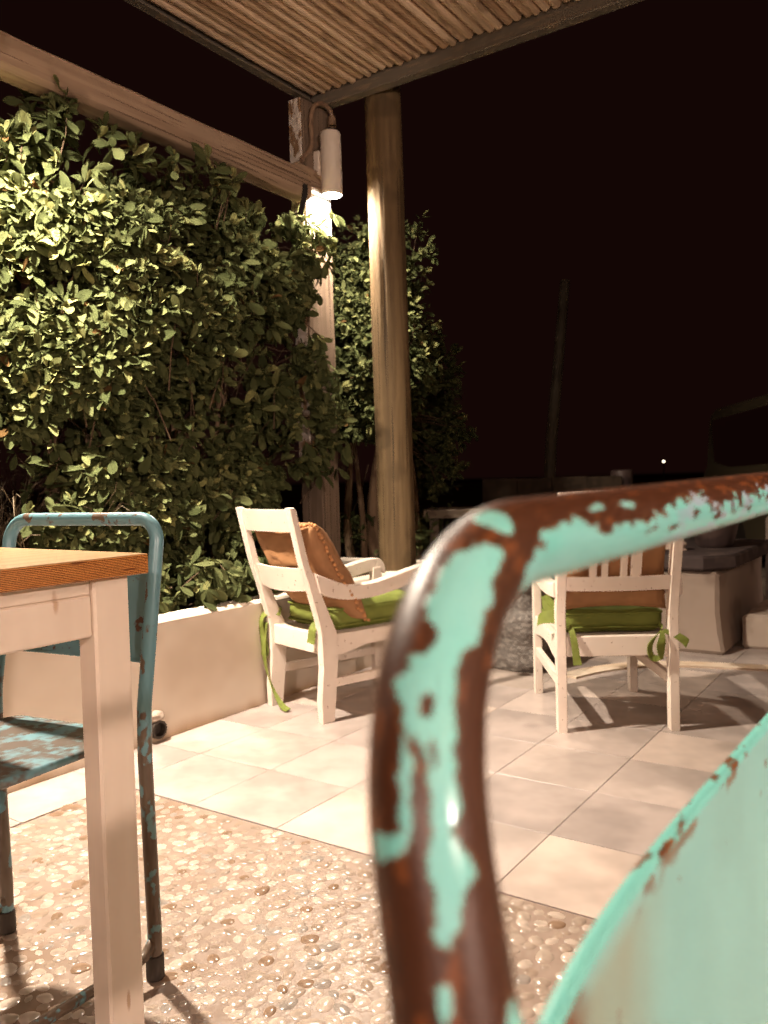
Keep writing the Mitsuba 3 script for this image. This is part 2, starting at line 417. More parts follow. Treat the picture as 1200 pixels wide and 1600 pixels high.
def fillet(pts, R, n=10):
    pts = [np.asarray(p, float) for p in pts]
    out = [pts[0]]
    for k in range(1, len(pts) - 1):
        a, b, c = pts[k - 1], pts[k], pts[k + 1]
        u, w = (a - b) / np.linalg.norm(a - b), (c - b) / np.linalg.norm(c - b)
        ang = math.acos(np.clip(u @ w, -1, 1))
        rr = R[k - 1] if isinstance(R, (list, tuple)) else R
        if ang > 3.05 or rr <= 0:
            out.append(b)
            continue
        t = min(rr / math.tan(ang / 2), .49 * np.linalg.norm(a - b), .49 * np.linalg.norm(c - b))
        rr = t * math.tan(ang / 2)
        ctr = b + (u + w) / np.linalg.norm(u + w) * (rr / math.sin(ang / 2))
        p0, p1 = b + u * t - ctr, b + w * t - ctr
        om = math.acos(np.clip(p0 @ p1 / rr ** 2, -1, 1))
        for i in range(n + 1):
            f = i / n
            out.append(ctr + (math.sin((1 - f) * om) * p0 + math.sin(f * om) * p1) / max(math.sin(om), 1e-9))
    out.append(pts[-1])
    return np.array(out)


def resample(P, step):
    P = np.asarray(P, float)
    s = np.concatenate([[0], np.cumsum(np.linalg.norm(np.diff(P, axis=0), axis=1))])
    keep = np.concatenate([[True], np.diff(s) > 1e-7])
    P, s = P[keep], s[keep]
    t = np.linspace(0, s[-1], max(3, int(s[-1] / step) + 1))
    return np.stack([np.interp(t, s, P[:, k]) for k in range(3)], 1)


def smooth_curve(pts, n=24):
    from scipy.interpolate import CubicSpline
    pts = np.asarray(pts, float)
    s = np.concatenate([[0], np.cumsum(np.linalg.norm(np.diff(pts, axis=0), axis=1))])
    return CubicSpline(s, pts)(np.linspace(0, s[-1], n))


def slab(poly, h0, h1, b=.003, axes='dz'):
    """a plank of outline poly (second and third local axes) with bevelled edges, between h0 and h1 along the first axis."""
    p = np.asarray(poly, float)
    if Polygon(p).exterior.is_ccw is False:
        p = p[::-1]
    pv, nx = np.roll(p, 1, 0), np.roll(p, -1, 0)
    e0, e1 = p - pv, nx - p
    e0 /= np.linalg.norm(e0, axis=1, keepdims=True)
    e1 /= np.linalg.norm(e1, axis=1, keepdims=True)
    n0, n1 = np.stack([-e0[:, 1], e0[:, 0]], 1), np.stack([-e1[:, 1], e1[:, 0]], 1)
    m = n0 + n1
    m /= np.maximum(np.linalg.norm(m, axis=1, keepdims=True), 1e-6)
    k = np.clip(1 / np.maximum((m * n0).sum(1), .35), 1, 2.5)
    q = p + m * (b * k)[:, None]
    L = len(p)
    rings = [(q, h0), (p, h0 + b), (p, h1 - b), (q, h1)]
    V = np.vstack([np.column_stack([np.full(L, h), r]) for r, h in rings])
    Fc = []
    j = np.arange(L)
    for i in range(3):
        a, c = i * L + j, i * L + (j + 1) % L
        Fc += [np.stack([a, c, c + L], 1), np.stack([a, c + L, a + L], 1)]
    _, tri = trimesh.creation.triangulate_polygon(Polygon(q), engine='earcut')
    v2 = np.asarray(_)
    idx = cKDTree(q).query(v2)[1]
    tri = idx[np.asarray(tri)]
    a2 = q[tri]
    ccw = np.cross(a2[:, 1] - a2[:, 0], a2[:, 2] - a2[:, 0]) > 0
    tri = np.where(ccw[:, None], tri, tri[:, ::-1])
    Fc += [tri[:, ::-1], tri + 3 * L]
    return TM(V, np.vstack(Fc))


def lathe(prof, n=24):
    prof = np.asarray(prof, float)
    th = np.arange(n) * 2 * np.pi / n
    V = np.concatenate([np.stack([r * np.cos(th), r * np.sin(th), np.full(n, z)], 1) for r, z in prof])
    Fc = []
    j = np.arange(n)
    for i in range(len(prof) - 1):
        a, b = i * n + j, i * n + (j + 1) % n
        Fc += [np.stack([a, b, b + n], 1), np.stack([a, b + n, a + n], 1)]
    return TM(V, np.vstack(Fc))


def at(m, x, y, z):
    return TM(np.asarray(m.vertices) + [x, y, z], m.faces)


def ribbon(path, width_dir, widths, t=.0025):
    P = np.asarray(path, float)
    w = np.asarray(width_dir, float)
    w = w / np.linalg.norm(w, axis=-1, keepdims=True)
    W = np.broadcast_to(w, P.shape) * np.broadcast_to(np.asarray(widths, float), (len(P),))[:, None] / 2
    Tn = np.gradient(P, axis=0)
    N = np.cross(Tn, W)
    N /= np.maximum(np.linalg.norm(N, axis=1, keepdims=True), 1e-9)
    V = np.stack([P - W - N * t / 2, P + W - N * t / 2, P + W + N * t / 2, P - W + N * t / 2], 1).reshape(-1, 3)
    Fc = []
    for i in range(len(P) - 1):
        for k in range(4):
            a, b = i * 4 + k, i * 4 + (k + 1) % 4
            Fc += [[a, b, b + 4], [a, b + 4, a + 4]]
    e = (len(P) - 1) * 4
    Fc += [[0, 2, 1], [0, 3, 2], [e, e + 1, e + 2], [e, e + 2, e + 3]]
    return TM(V, Fc)


def pillow(W, Hh, Tk, seed, n=26):
    u = np.sin(np.linspace(-np.pi / 2, np.pi / 2, n))
    U, Vv = np.meshgrid(u, u, indexing='ij')
    t = np.clip((1 - U ** 2) * (1 - Vv ** 2), 0, 1) ** .42
    X = U * W / 2 * (1 - .07 * (1 - Vv ** 2)) * (1 + .03 * Vv ** 2)
    Y = Vv * Hh / 2 * (1 - .07 * (1 - U ** 2)) * (1 + .03 * U ** 2)
    wr = (meshkit.fbm(np.stack([U * 2.2, Vv * 2.2, U * 0 + seed], -1), 3, seed) - .5) * .05 * t
    f = np.stack([X, Y, t * Tk / 2 + .004 + wr], -1).reshape(-1, 3)
    b = np.stack([X, Y, -t * Tk / 2 - .004 + wr * .7], -1).reshape(-1, 3)
    i, j = np.meshgrid(np.arange(n - 1), np.arange(n - 1), indexing='ij')
    a = (i * n + j).ravel()
    q1 = np.vstack([np.stack([a, a + n, a + n + 1], 1), np.stack([a, a + n + 1, a + 1], 1)])
    ring = np.concatenate([np.arange(n) * n, (n - 1) * n + np.arange(1, n), (np.arange(n - 2, -1, -1)) * n + n - 1, np.arange(n - 2, 0, -1)])
    N = n * n
    r2 = np.roll(ring, -1)
    side = np.vstack([np.stack([ring, ring + N, r2 + N], 1), np.stack([ring, r2 + N, r2], 1)])
    edge = f[ring] * [1, 1, 0]
    return TM(np.vstack([f, b]), np.vstack([q1, q1[:, ::-1] + N, side])), edge


# ------------------------------------------------------------------ ground, floors
gx = np.linspace(-1, 1, 41)
GX, GY = np.meshgrid(np.sign(gx) * np.abs(gx) ** 2.5 * 220, np.sign(gx) * np.abs(gx) ** 2.5 * 220, indexing='ij')
gz = -.10 + .02 * (meshkit.noise(np.stack([GX * .7, GY * .7, GX * 0], -1)) - .5)
i, j = np.meshgrid(np.arange(40), np.arange(40), indexing='ij')
a = (i * 41 + j).ravel()
add('ground', TM(np.stack([GX, GY, gz], -1).reshape(-1, 3), np.vstack([np.stack([a, a + 41, a + 42], 1), np.stack([a, a + 42, a + 1], 1)])), 'm_ground', True)
tag('ground', 'dark bare ground stretching away beyond the terrace', kind='structure')

WALLX, TX0, TY0, PX, PY = -2.437, -2.187, 1.681, .330, .343
add('tiled_floor', cat(box(WALLX, 1.6, TY0, 4.6, -.06, -.004, .001), box(WALLX, TX0, -3.0, TY0 - .0005, -.06, -.004, .001)), 'm_grout')
tag('tiled_floor', 'pale square cement tiles paving the terrace around the white armchairs', kind='structure')
gap = .0021
tile_mesh = mikit.ply(box(-(PX - gap) / 2, (PX - gap) / 2, -(PY - gap) / 2, (PY - gap) / 2, -.02, 0, .0008), 'm_tile_0')
edge_w = TX0 - WALLX
edge_mesh = mikit.ply(box(-(edge_w - gap) / 2, (edge_w - gap) / 2, -(PY - gap) / 2, (PY - gap) / 2, -.02, 0, .0008), 'm_tile_0')
k = 0
fixed = {(2, 0): 3, (1, 0): 0, (0, 0): 0, (0, 1): 1, (1, 1): 4, (2, 1): 1, (4, 0): 3, (4, 1): 2, (3, 1): 2, (3, 0): 1, (4, 2): 1, (3, 2): 1, (1, 2): 2}
for iy in range(-8, 9):
    for ix in range(-1, 9):
        if ix >= 0 and iy < 0:
            continue
        cx = (WALLX + TX0) / 2 if ix < 0 else TX0 + PX * (ix + .5)
        src = edge_mesh if ix < 0 else tile_mesh
        t = T().translate([cx, TY0 + PY * (iy + .5), float(rng.uniform(-.0003, .0003))]).rotate([0, 0, 1], float(rng.uniform(-.15, .15)))
        v = fixed.get((ix, iy), int(rng.integers(0, 5)))
        scene[num('tiled_floor__tile', k)] = {**src, 'bsdf': {'type': 'ref', 'id': f'm_tile_{v}'}, 'to_world': t}
        k += 1

add('pebble_floor', box(TX0 + .004, 1.9, -3.0, TY0 - .0035, -.06, -.0015, .001), 'm_mortar')
tag('pebble_floor', 'glossy river pebbles set in tan mortar beside the tiles', kind='structure')
# pebbles: evenly spread centres, near ones as parts, the rest together
pr = np.random.default_rng(11)
n_peb = 5200
dense = pr.uniform([TX0 + .012, -.55], [.35, TY0 - .012], (90000, 2))
ctr = dense[:n_peb].copy()
for _ in range(5):
    own = cKDTree(ctr).query(dense)[1]
    cnt = np.bincount(own, minlength=n_peb)
    ctr = np.where(cnt[:, None] > 0, np.stack([np.bincount(own, dense[:, q], n_peb) for q in (0, 1)], 1) / np.maximum(cnt, 1)[:, None], ctr)
ctr += pr.normal(0, .0022, ctr.shape)
nn = cKDTree(ctr).query(ctr, k=4)[0][:, 1:].mean(1)
asp = pr.uniform(.95, 1.6, n_peb)
size = nn * .545 * pr.choice([.62, .86, .97, 1.04, 1.12], n_peb, p=[.12, .25, .3, .23, .1])
rot = pr.uniform(0, np.pi, n_peb)
hgt = size * pr.uniform(.20, .33, n_peb)
sink = -.0015 - hgt * pr.uniform(.20, .62, n_peb)
tone = pr.choice(6, n_peb, p=[.30, .24, .15, .17, .06, .08])


def pebble_mesh(sub, seed):
    m = trimesh.creation.icosphere(subdivisions=sub)
    v = np.asarray(m.vertices)
    v = v * (1 + .30 * (meshkit.noise(v * 1.3 + seed * 7.1) - .5))[:, None]
    return TM(v, m.faces)


PV = [pebble_mesh(2, s) for s in range(6)]
PVP = [mikit.ply(m, 'm_pebble_0', True) for m in PV]
PL = [pebble_mesh(1, s + 20) for s in range(6)]


def to_view(P):
    q = np.asarray(P, float) - EYE
    D = q @ _F
    R = np.cross(_F, _UP)
    return 600 + F_PX * (q @ R) / D, 800 - F_PX * (q @ _UP) / D, D


pxv, pyv, pD = to_view(np.column_stack([ctr, ctr[:, 0] * 0]))
inview = (pD > .2) & (pxv > -10) & (pxv < 1210) & (pyv < 1610) & ~((pxv > 640) & (pxv < 780)) & (pxv < 900)
score = np.where(inview, size * asp / pD, 0)
parts = set(np.argsort(-score)[:300].tolist())
k = 0
acc = {t: [] for t in range(6)}
for q in range(n_peb):
    sx, sy = size[q] * math.sqrt(asp[q]) * 1.05, size[q] / math.sqrt(asp[q]) * 1.05
    if q in parts:
        t = T().translate([float(ctr[q, 0]), float(ctr[q, 1]), float(sink[q])]).rotate([0, 0, 1], float(np.degrees(rot[q]))).scale([float(sx), float(sy), float(hgt[q])])
        scene[num('pebble_floor__pebble', k)] = {**PVP[q % 6], 'bsdf': {'type': 'ref', 'id': PEB[tone[q]]}, 'to_world': t}
        k += 1
    else:
        c, s_ = math.cos(rot[q]), math.sin(rot[q])
        v = np.asarray(PL[q % 6].vertices) * [sx, sy, hgt[q]]
        v = np.column_stack([v[:, 0] * c - v[:, 1] * s_ + ctr[q, 0], v[:, 0] * s_ + v[:, 1] * c + ctr[q, 1], v[:, 2] + sink[q]])
        acc[tone[q]].append(TM(v, PL[q % 6].faces))
for t in range(6):
    key = num('pebble_floor__small_pebbles', t)
    add(key, cat(*acc[t]), PEB[t], True)
    labels[key] = {'kind': 'stuff'}

band = smooth_curve([(-1.47, 3.68, 0), (-1.35, 3.95, 0), (-1.17, 4.13, 0), (-.92, 4.22, 0), (-.66, 4.28, 0), (0, 4.36, 0), (1.6, 4.5, 0)], 50)
nb = np.gradient(band, axis=0)
nb = np.cross(nb / np.linalg.norm(nb, axis=1, keepdims=True), [0, 0, 1])
add('pavement_edge', ribbon(band + [0, 0, .0045], nb, .10, .011), 'm_plaster', 30)
tag('pavement_edge', 'curved pale edging strip where the tiles end', kind='structure')
add('back_pavement', box(-1.55, 6, 4.601, 14, -.06, -.002, .001), 'm_back_paving')
tag('back_pavement', 'dim brown paving beyond the tiles', kind='structure')

# ------------------------------------------------------------------ planter
pw_ = box(-2.56, WALLX, -2.5, 4.42, -.05, .452, .012)
pw_ = pw_.subdivide().subdivide().subdivide()
v = np.asarray(pw_.vertices).copy()
v[:, 0] += .006 * (meshkit.fbm(v * [1, 1.3, 2.2], 3) - .5) * (v[:, 2] > .01)
v[:, 2] += .008 * (meshkit.noise(v * [2, 1.5, 0] + 4) - .5) * (v[:, 2] > .4)
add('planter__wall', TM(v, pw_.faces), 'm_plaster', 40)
add('planter__end_wall', box(-4.2, -2.562, 4.28, 4.42, 0, .449, .012), 'm_plaster')
add('planter__soil', box(-4.2, -2.562, -2.5, 4.278, 0, .40, .01), 'm_soil')
pipe = lathe([(.024, -.02), (.034, -.02), (.034, .03), (.026, .03), (.026, .004), (.0005, .004)], 20)
pv = np.asarray(pipe.vertices)
add('planter__drain_pipe', TM(np.column_stack([pv[:, 2] + WALLX, pv[:, 0] + 2.035, pv[:, 1] + .050]), pipe.faces), 'm_rubber', 40)
mc = trimesh.creation.icosphere(subdivisions=2)
mv = np.asarray(mc.vertices) * (1 + .5 * (meshkit.noise(np.asarray(mc.vertices) * 2.2) - .5))[:, None] * [.026, .040, .020]
add('planter__mortar_lump', TM(mv + [WALLX + .004, 2.035, .096], mc.faces), 'm_step', True)
tag('planter', 'low white plastered planter wall running under the hedge', 'planter')

# ------------------------------------------------------------------ posts, beam
def rough(m, amp, fr, seed=0):
    v = np.asarray(m.vertices)
    o = np.stack([meshkit.fbm(v * fr + s * 9.7 + seed, 3) - .5 for s in range(3)], 1) * 2 * amp
    return TM(v + o, m.faces)


def long_box(x0, x1, y0, y1, z0, z1, b, ax, n):
    """bevelled box whose long axis is cut into n lengths so that it can be roughened."""
    m = box(x0, x1, y0, y1, z0, z1, b)
    lo, hi = [(x0, x1), (y0, y1), (z0, z1)][ax]
    for s in np.linspace(lo, hi, n + 1)[1:-1]:
        pt = [0, 0, 0]
        pt[ax] = s
        nr = [0, 0, 0]
        nr[ax] = 1
        m = trimesh.util.concatenate([trimesh.intersections.slice_mesh_plane(m, nr, pt), trimesh.intersections.slice_mesh_plane(m, [-q for q in nr], pt)])
        m.merge_vertices()
    return TM(m.vertices, m.faces)


PXR, PYF, PYB = -2.876, 3.565, 3.80
add('square_post__upper_timber', rough(long_box(-2.966, PXR, PYF, PYB, 1.0, 3.046, .008, 2, 30), .004, [6, 6, 2.5]), 'm_post', 35)
add('square_post__weathered_face', rough(long_box(-2.969, PXR - .010, PYF - .011, PYF - .001, 1.05, 3.044, .003, 2, 36), .0022, [30, 30, 14], 5), 'm_post_peeling', 35)
add('square_post__lower_timber', rough(long_box(-3.038, PXR - .002, 3.648, 3.806, .38, 1.0, .010, 2, 10), .004, [6, 6, 2.5], 3), 'm_post', 35)
tag('square_post', 'weathered square timber post that carries the white wall lamp', 'post')

prof = []
pm = []
for z in np.linspace(.36, 3.125, 48):
    th = np.linspace(0, 2 * np.pi, 41)[:-1]
    r = .101 - .004 * (z - .4) / 2.6
    P = np.stack([np.cos(th), np.sin(th), np.full(40, z)], 1)
    rr = r * (1 + .06 * (meshkit.fbm(P * [1.2, 1.2, .9], 3, 4) - .5) + .018 * (meshkit.fbm(P * [5, 5, 1.2], 3, 9) - .5))
    ck = np.abs(((th - 5.05 - .08 * math.sin(z * 3)) + np.pi) % (2 * np.pi) - np.pi)
    rr = rr - .007 * np.exp(-(ck / .045) ** 2) * np.clip((z - 1.1) * 2, 0, 1)
    pm.append(np.stack([rr * np.cos(th) - .0105 * (z - .45) + 0, rr * np.sin(th) + .004 * (z - .45), P[:, 2]], 1))
V = np.vstack(pm)
j = np.arange(40)
Fc = []
for q in range(47):
    a, b = q * 40 + j, q * 40 + (j + 1) % 40
    Fc += [np.stack([a, b, b + 40], 1), np.stack([a, b + 40, a + 40], 1)]
top_c = len(V)
V = np.vstack([V, [[V[-40:, 0].mean(), V[-40:, 1].mean(), 3.125]]])
Fc.append(np.stack([47 * 40 + j, 47 * 40 + (j + 1) % 40, j * 0 + top_c], 1))
add('round_post', TM(V * [1.04, 1.04, 1] + [-2.548, 3.890, 0], np.vstack(Fc)), 'm_round_post', True)
tag('round_post', 'thick round timber post standing beside the lamp at the planter end', 'post')

bm = rough(long_box(-2.825, -2.707, .3, 3.42, 2.425, 2.565, .018, 1, 60), .011, [6, 3.0, 6], 2)
add('timber_beam', bm, 'm_beam', 40)
tag('timber_beam', 'rough squared timber beam running above the hedge to the lamp post', 'beam')
add('square_post_001', rough(long_box(-2.90, -2.705, 1.30, 1.50, .38, 3.04, .01, 2, 12), .004, [6, 6, 2.5], 8), 'm_post', 35)
tag('square_post_001', 'plain square timber post at the near end of the beam', 'post')


def clamp(key, x0, x1, y0, y1, z0, z1, cut):
    poly = [(y0, z0), (y1, z0 + .005), (y1, z1), (y0 + .03, z1), (y0 - cut, z1 - .05), (y0 - cut * 1.3, z0 + .02)]
    add(key, slab(poly, x0, x1, .006), 'm_beam', 30)


clamp('joint_block__side_board', -2.874, -2.846, 3.44, 3.70, 2.535, 2.665, .05)
clamp('joint_block__side_board_001', -2.844, -2.820, 3.52, 3.66, 2.515, 2.56, .06)
add('joint_block__wedge', slab([(3.60, 2.632), (3.75, 2.640), (3.70, 2.60)], -2.868, -2.825, .003), 'm_beam', 30)
add('joint_block__wedge_001', slab([(3.40, 2.545), (3.60, 2.555), (3.62, 2.525), (3.50, 2.50)], -2.843, -2.815, .003), 'm_beam', 30)
tag('joint_block', 'notched wooden blocks joining the beam to the lamp post', 'joint')

# ------------------------------------------------------------------ wall lamps


def wall_lamp(key, x, y, z0, face_x, radiance, label, grp, dome=0.0):
    """cylinder lamp shining down; z0: its lower rim."""
    r = .0585
    add(f'{key}__lower_body', at(lathe([(r - .006, .010), (r - .004, 0), (r, .002), (r + .001, .120), (r - .002, .124)], 36), x, y, z0), 'm_lamp_body', 40)
    add(f'{key}__middle_body', at(lathe([(r - .003, .124), (r - .001, .128), (r - .001, .240), (r - .003, .244)], 36), x, y, z0), 'm_lamp_body', 40)
    add(f'{key}__upper_body', at(lathe([(r - .003, .244), (r - .002, .248), (r - .002, .330), (r - .008, .341), (r - .02, .345), (.001, .346)], 36), x, y, z0), 'm_lamp_body', 40)
    add(f'{key}__mounting_plate', box(min(face_x, x - r + .01), max(face_x, x - r + .01), y - .05, y + .05, z0 + .10, z0 + .245, .006), 'm_lamp_body')
    ang = np.linspace(0, np.pi / 2, 8)
    lens = lathe([((r - .0085) * math.cos(q) + .001, -dome * math.sin(q)) for q in ang] if dome else [(r - .008, 0), (.001, 0)], 36)
    lens = TM(np.asarray(lens.vertices) + [x, y, z0 + (.006 if dome else .010)], np.asarray(lens.faces))
    if lens.face_normals[:, 2].mean() > 0:
        lens = TM(lens.vertices, np.asarray(lens.faces)[:, ::-1])
    add(f'{key}__lens', lens, 'm_lens', emitter={'type': 'area', 'radiance': {'type': 'rgb', 'value': list(radiance)}})
    tag(key, label, 'lamp', grp)


wall_lamp('wall_lamp', -2.788, 3.690, 2.530, PXR + .0005, POST_LAMP, 'white cylinder wall lamp shining down beside the round post', None, .020)
wall_lamp('wall_lamp_001', -2.46, 1.36, 2.44, -2.704, NEAR_LAMP, 'white cylinder wall lamp on the near plain post', None)

gp = smooth_curve([(-2.846, 3.50, 2.672), (-2.846, 3.545, 2.725), (-2.846, 3.588, 2.775), (-2.846, 3.597, 2.85), (-2.846, 3.597, 2.93), (-2.842, 3.62, 3.0),
                   (-2.835, 3.67, 3.035), (-2.83, 3.725, 3.035), (-2.828, 3.757, 3.01), (-2.828, 3.762, 2.98)], 50)
add('bent_pipe__pipe', tube(gp, .0120, 14), 'm_pipe', 50)
add('bent_pipe__socket', at(lathe([(.014, .05), (.021, .045), (.023, 0), (.024, -.004), (.020, -.004), (.018, .02)], 20), -2.828, 3.762, 2.945), 'm_pipe', 40)
tag('bent_pipe', 'brown gooseneck pipe hooked over the top of the lamp post', 'pipe')
add('strap', ribbon(smooth_curve([(-2.698, 3.345, 2.475), (-2.694, 3.335, 2.42), (-2.70, 3.32, 2.36), (-2.705, 3.31, 2.315)], 12), [.3, 1, 0], .028, .006), 'm_black', 40)
tag('strap', 'short dark strap hanging under the beam end by the lamp', 'strap')

# ------------------------------------------------------------------ pergola roof of bamboo
RX0, RX1, RY0, RY1, RZ = -2.90, 3.3, -3.2, 3.775, 3.05
add('pergola_roof__front_edge', cat(box(RX0 - .05, RX1, RY1 - .042, RY1, RZ + .012, RZ + .105, .003), box(RX0 - .05, RX1, RY1 - .050, RY1 + .01, RZ - .002, RZ + .0115, .002)), 'm_steel')
add('pergola_roof__side_edge', cat(box(RX0 - .055, RX0 - .047, RY0, RY1 - .052, RZ + .022, RZ + .11, .001), box(RX0 - .0465, RX0 - .005, RY0, RY1 - .052, RZ + .022, RZ + .030, .001)), 'm_steel')
for q, yy in enumerate((-2.6, -.9, .8, 2.5)):
    add(num('pergola_roof__rafter', q), box(RX0 + .01, RX1, yy - .04, yy + .04, RZ + .135, RZ + .22, .004), 'm_dark_wood')


add('pergola_roof__reed_backing', box(RX0 - .045, RX1, RY0, RY1 - .06, RZ + .118, RZ + .128, .001), 'm_bamboo_1')


def bamboo(seed):
    g = np.random.default_rng(seed)
    L = RY1 - RY0 - .03
    ys, r0 = [], 1.0
    prof_y, prof_r = [0.0], [.55]
    y = 0.004
    prof_y.append(y), prof_r.append(.93)
    nodes = []
    y = g.uniform(.05, .35)
    while y < L - .03:
        nodes.append(y)
        y += g.uniform(.24, .38)
    for y in nodes:
        for dy, rr in ((-.05, .98), (-.012, .99), (-.004, 1.09), (.001, 1.0), (.005, 1.07), (.015, .985)):
            if prof_y[-1] < y + dy < L - .005:
                prof_y.append(y + dy), prof_r.append(rr)
    prof_y += [L - .006, L]
    prof_r += [.95, .6]
    py, pr_ = np.array(prof_y), np.array(prof_r)
    bow = .006 * np.sin(py * g.uniform(.6, 1.4) + g.uniform(0, 6))
    P = np.stack([bow, -py, .5 * bow], 1)
    return tube(P, pr_ * .0255, 10)


BM = [bamboo(s) for s in range(9)]
BMP = [mikit.ply(m, 'm_bamboo_0', 50) for m in BM]
x, k = RX0 - .030, 0
br = np.random.default_rng(5)
while x < RX1 - .03:
    sc = float(br.uniform(.84, 1.16))
    m4 = T().translate([x + .026 * sc, RY1 - .046 - float(br.uniform(0, .02)), RZ + .060 + .0265 * sc]).rotate([0, 1, 0], float(br.uniform(0, 360))).rotate([0, 0, 1], float(br.uniform(-.10, .10))).scale([sc, 1, sc])
    scene[num('pergola_roof__bamboo_pole', k)] = {**BMP[int(br.integers(0, 9))], 'bsdf': {'type': 'ref', 'id': BAM[int(br.integers(0, 4))]}, 'to_world': m4}
    x += .0508 * sc + float(br.uniform(-.002, .002))
    k += 1
tag('pergola_roof', 'pergola roof of brown bamboo poles in a dark steel edge', 'roof')

# ------------------------------------------------------------------ warm globe lamps under the roof behind the viewer
def pendant(key, x, y, z, rad, label, r=.075):
    g = trimesh.creation.icosphere(subdivisions=3, radius=r)
    add(f'{key}__globe', TM(np.asarray(g.vertices) + [x, y, z], g.faces), 'm_lens', True, emitter={'type': 'area', 'radiance': {'type': 'rgb', 'value': list(rad)}})
    add(f'{key}__socket', at(lathe([(.001, .0), (.028, .0), (.028, .06), (.012, .075), (.001, .076)], 20), x, y, z + r + .001), 'm_black', 40)
    add(f'{key}__cord', tube([(x, y, z + r + .07), (x, y, 2.7), (x, y, RZ + .012)], .003, 6), 'm_black')
    tag(key, label, 'lamp')


pendant('pendant_lamp', 3.0, -.40, 2.0, GLOBE, 'warm globe lamp on a cord under the bamboo roof beside the seats')
pendant('pendant_lamp_001', .90, -2.4, 1.98, tuple(.55 * c for c in GLOBE), 'warm globe lamp on a cord farther back under the bamboo roof')

add('added_shade_column', rough(long_box(.90, 1.50, 1.27, 1.90, 0.001, 3.045, .02, 2, 12), .006, [4, 4, 2]), 'm_plaster', 35)  # unseen blocker, added so its shadow falls across the right-hand tiles
tag('added_shade_column', 'unseen square plastered column added to shade the floor on the right', 'column')

# ------------------------------------------------------------------ leaves


def leaf_template(curl, fold, wide, seed):
    g = np.random.default_rng(seed)
    t = np.array([0, .10, .30, .55, .78, .93, 1.0])
    w = np.array([.02, .07, .20, .29, .26, .14, .012]) * wide * .76
    z = curl * (t ** 2) * .5
    yb = t.copy()
    V = []
    side = g.uniform(-.05, .05)
    for a, b, c in zip(yb, w, z):
        V += [(-b + side * a * a, a, -c + fold * b), (side * a * a, a, -c), (b + side * a * a, a, -c + fold * b)]
    Fc = []
    for q in range(len(t) - 1):
        o = q * 3
        for s in (0, 1):
            Fc += [[o + s, o + s + 1, o + s + 4], [o + s, o + s + 4, o + s + 3]]
    return np.array(V), np.array(Fc)


LT = [leaf_template(c, f, w, s) for s, (c, f, w) in enumerate([(.25, .25, 1.0), (.6, .35, .9), (.1, .15, 1.1), (.9, .3, .85), (.4, .5, .95), (-.3, .25, .9)])]
LTP = [mikit.ply(TM(v, f), 'm_leaf_0', True) for v, f in LT]


def place_leaves(base, axis, length, roll, g, face=(0, 0, 1.0)):
    """4x4 matrices: leaf axis y along axis, normal up-ish turned by roll."""
    y = axis / np.linalg.norm(axis, axis=1, keepdims=True)
    up = np.asarray(face, float) + g.normal(0, .45, y.shape)
    x = np.cross(y, up)
    x /= np.maximum(np.linalg.norm(x, axis=1, keepdims=True), 1e-6)
    z = np.cross(x, y)
    c, s = np.cos(roll)[:, None], np.sin(roll)[:, None]
    x, z = x * c + z * s, z * c - x * s
    M = np.zeros((len(y), 4, 4))
    M[:, :3, 0], M[:, :3, 1], M[:, :3, 2], M[:, :3, 3] = x * length[:, None], y * length[:, None], z * length[:, None], base
    M[:, 3, 3] = 1
    return M


def whorls(tips, dirs, g, per, L0, L1, droop):
    """leaves in rosettes at the twig tips and alternate along the last centimetres"""
    n = len(tips)
    cnt = g.integers(per[0], per[1] + 1, n)
    idx = np.repeat(np.arange(n), cnt)
    m = len(idx)
    d = dirs[idx] / np.linalg.norm(dirs[idx], axis=1, keepdims=True)
    r = g.normal(size=(m, 3))
    r -= d * (r * d).sum(1, keepdims=True)
    r /= np.linalg.norm(r, axis=1, keepdims=True)
    f = g.uniform(0, 1, m)                       # 0 at the tip, 1 lower down the twig
    open_ = .25 + .95 * f + g.normal(0, .18, m)
    ax = d * np.cos(open_)[:, None] + r * np.sin(open_)[:, None]
    ax[:, 2] -= droop * f * g.uniform(.2, 1.3, m)
    base = tips[idx] - d * (f * .055)[:, None] + g.normal(0, .003, (m, 3))
    L = g.uniform(L0, L1, m) * (.62 + .5 * np.clip(f * 1.6, 0, 1))
    young = np.clip(1.1 - f * 1.2, 0, 1) * g.uniform(0, 1, n)[idx] ** 1.2
    return base, ax, L, young, idx



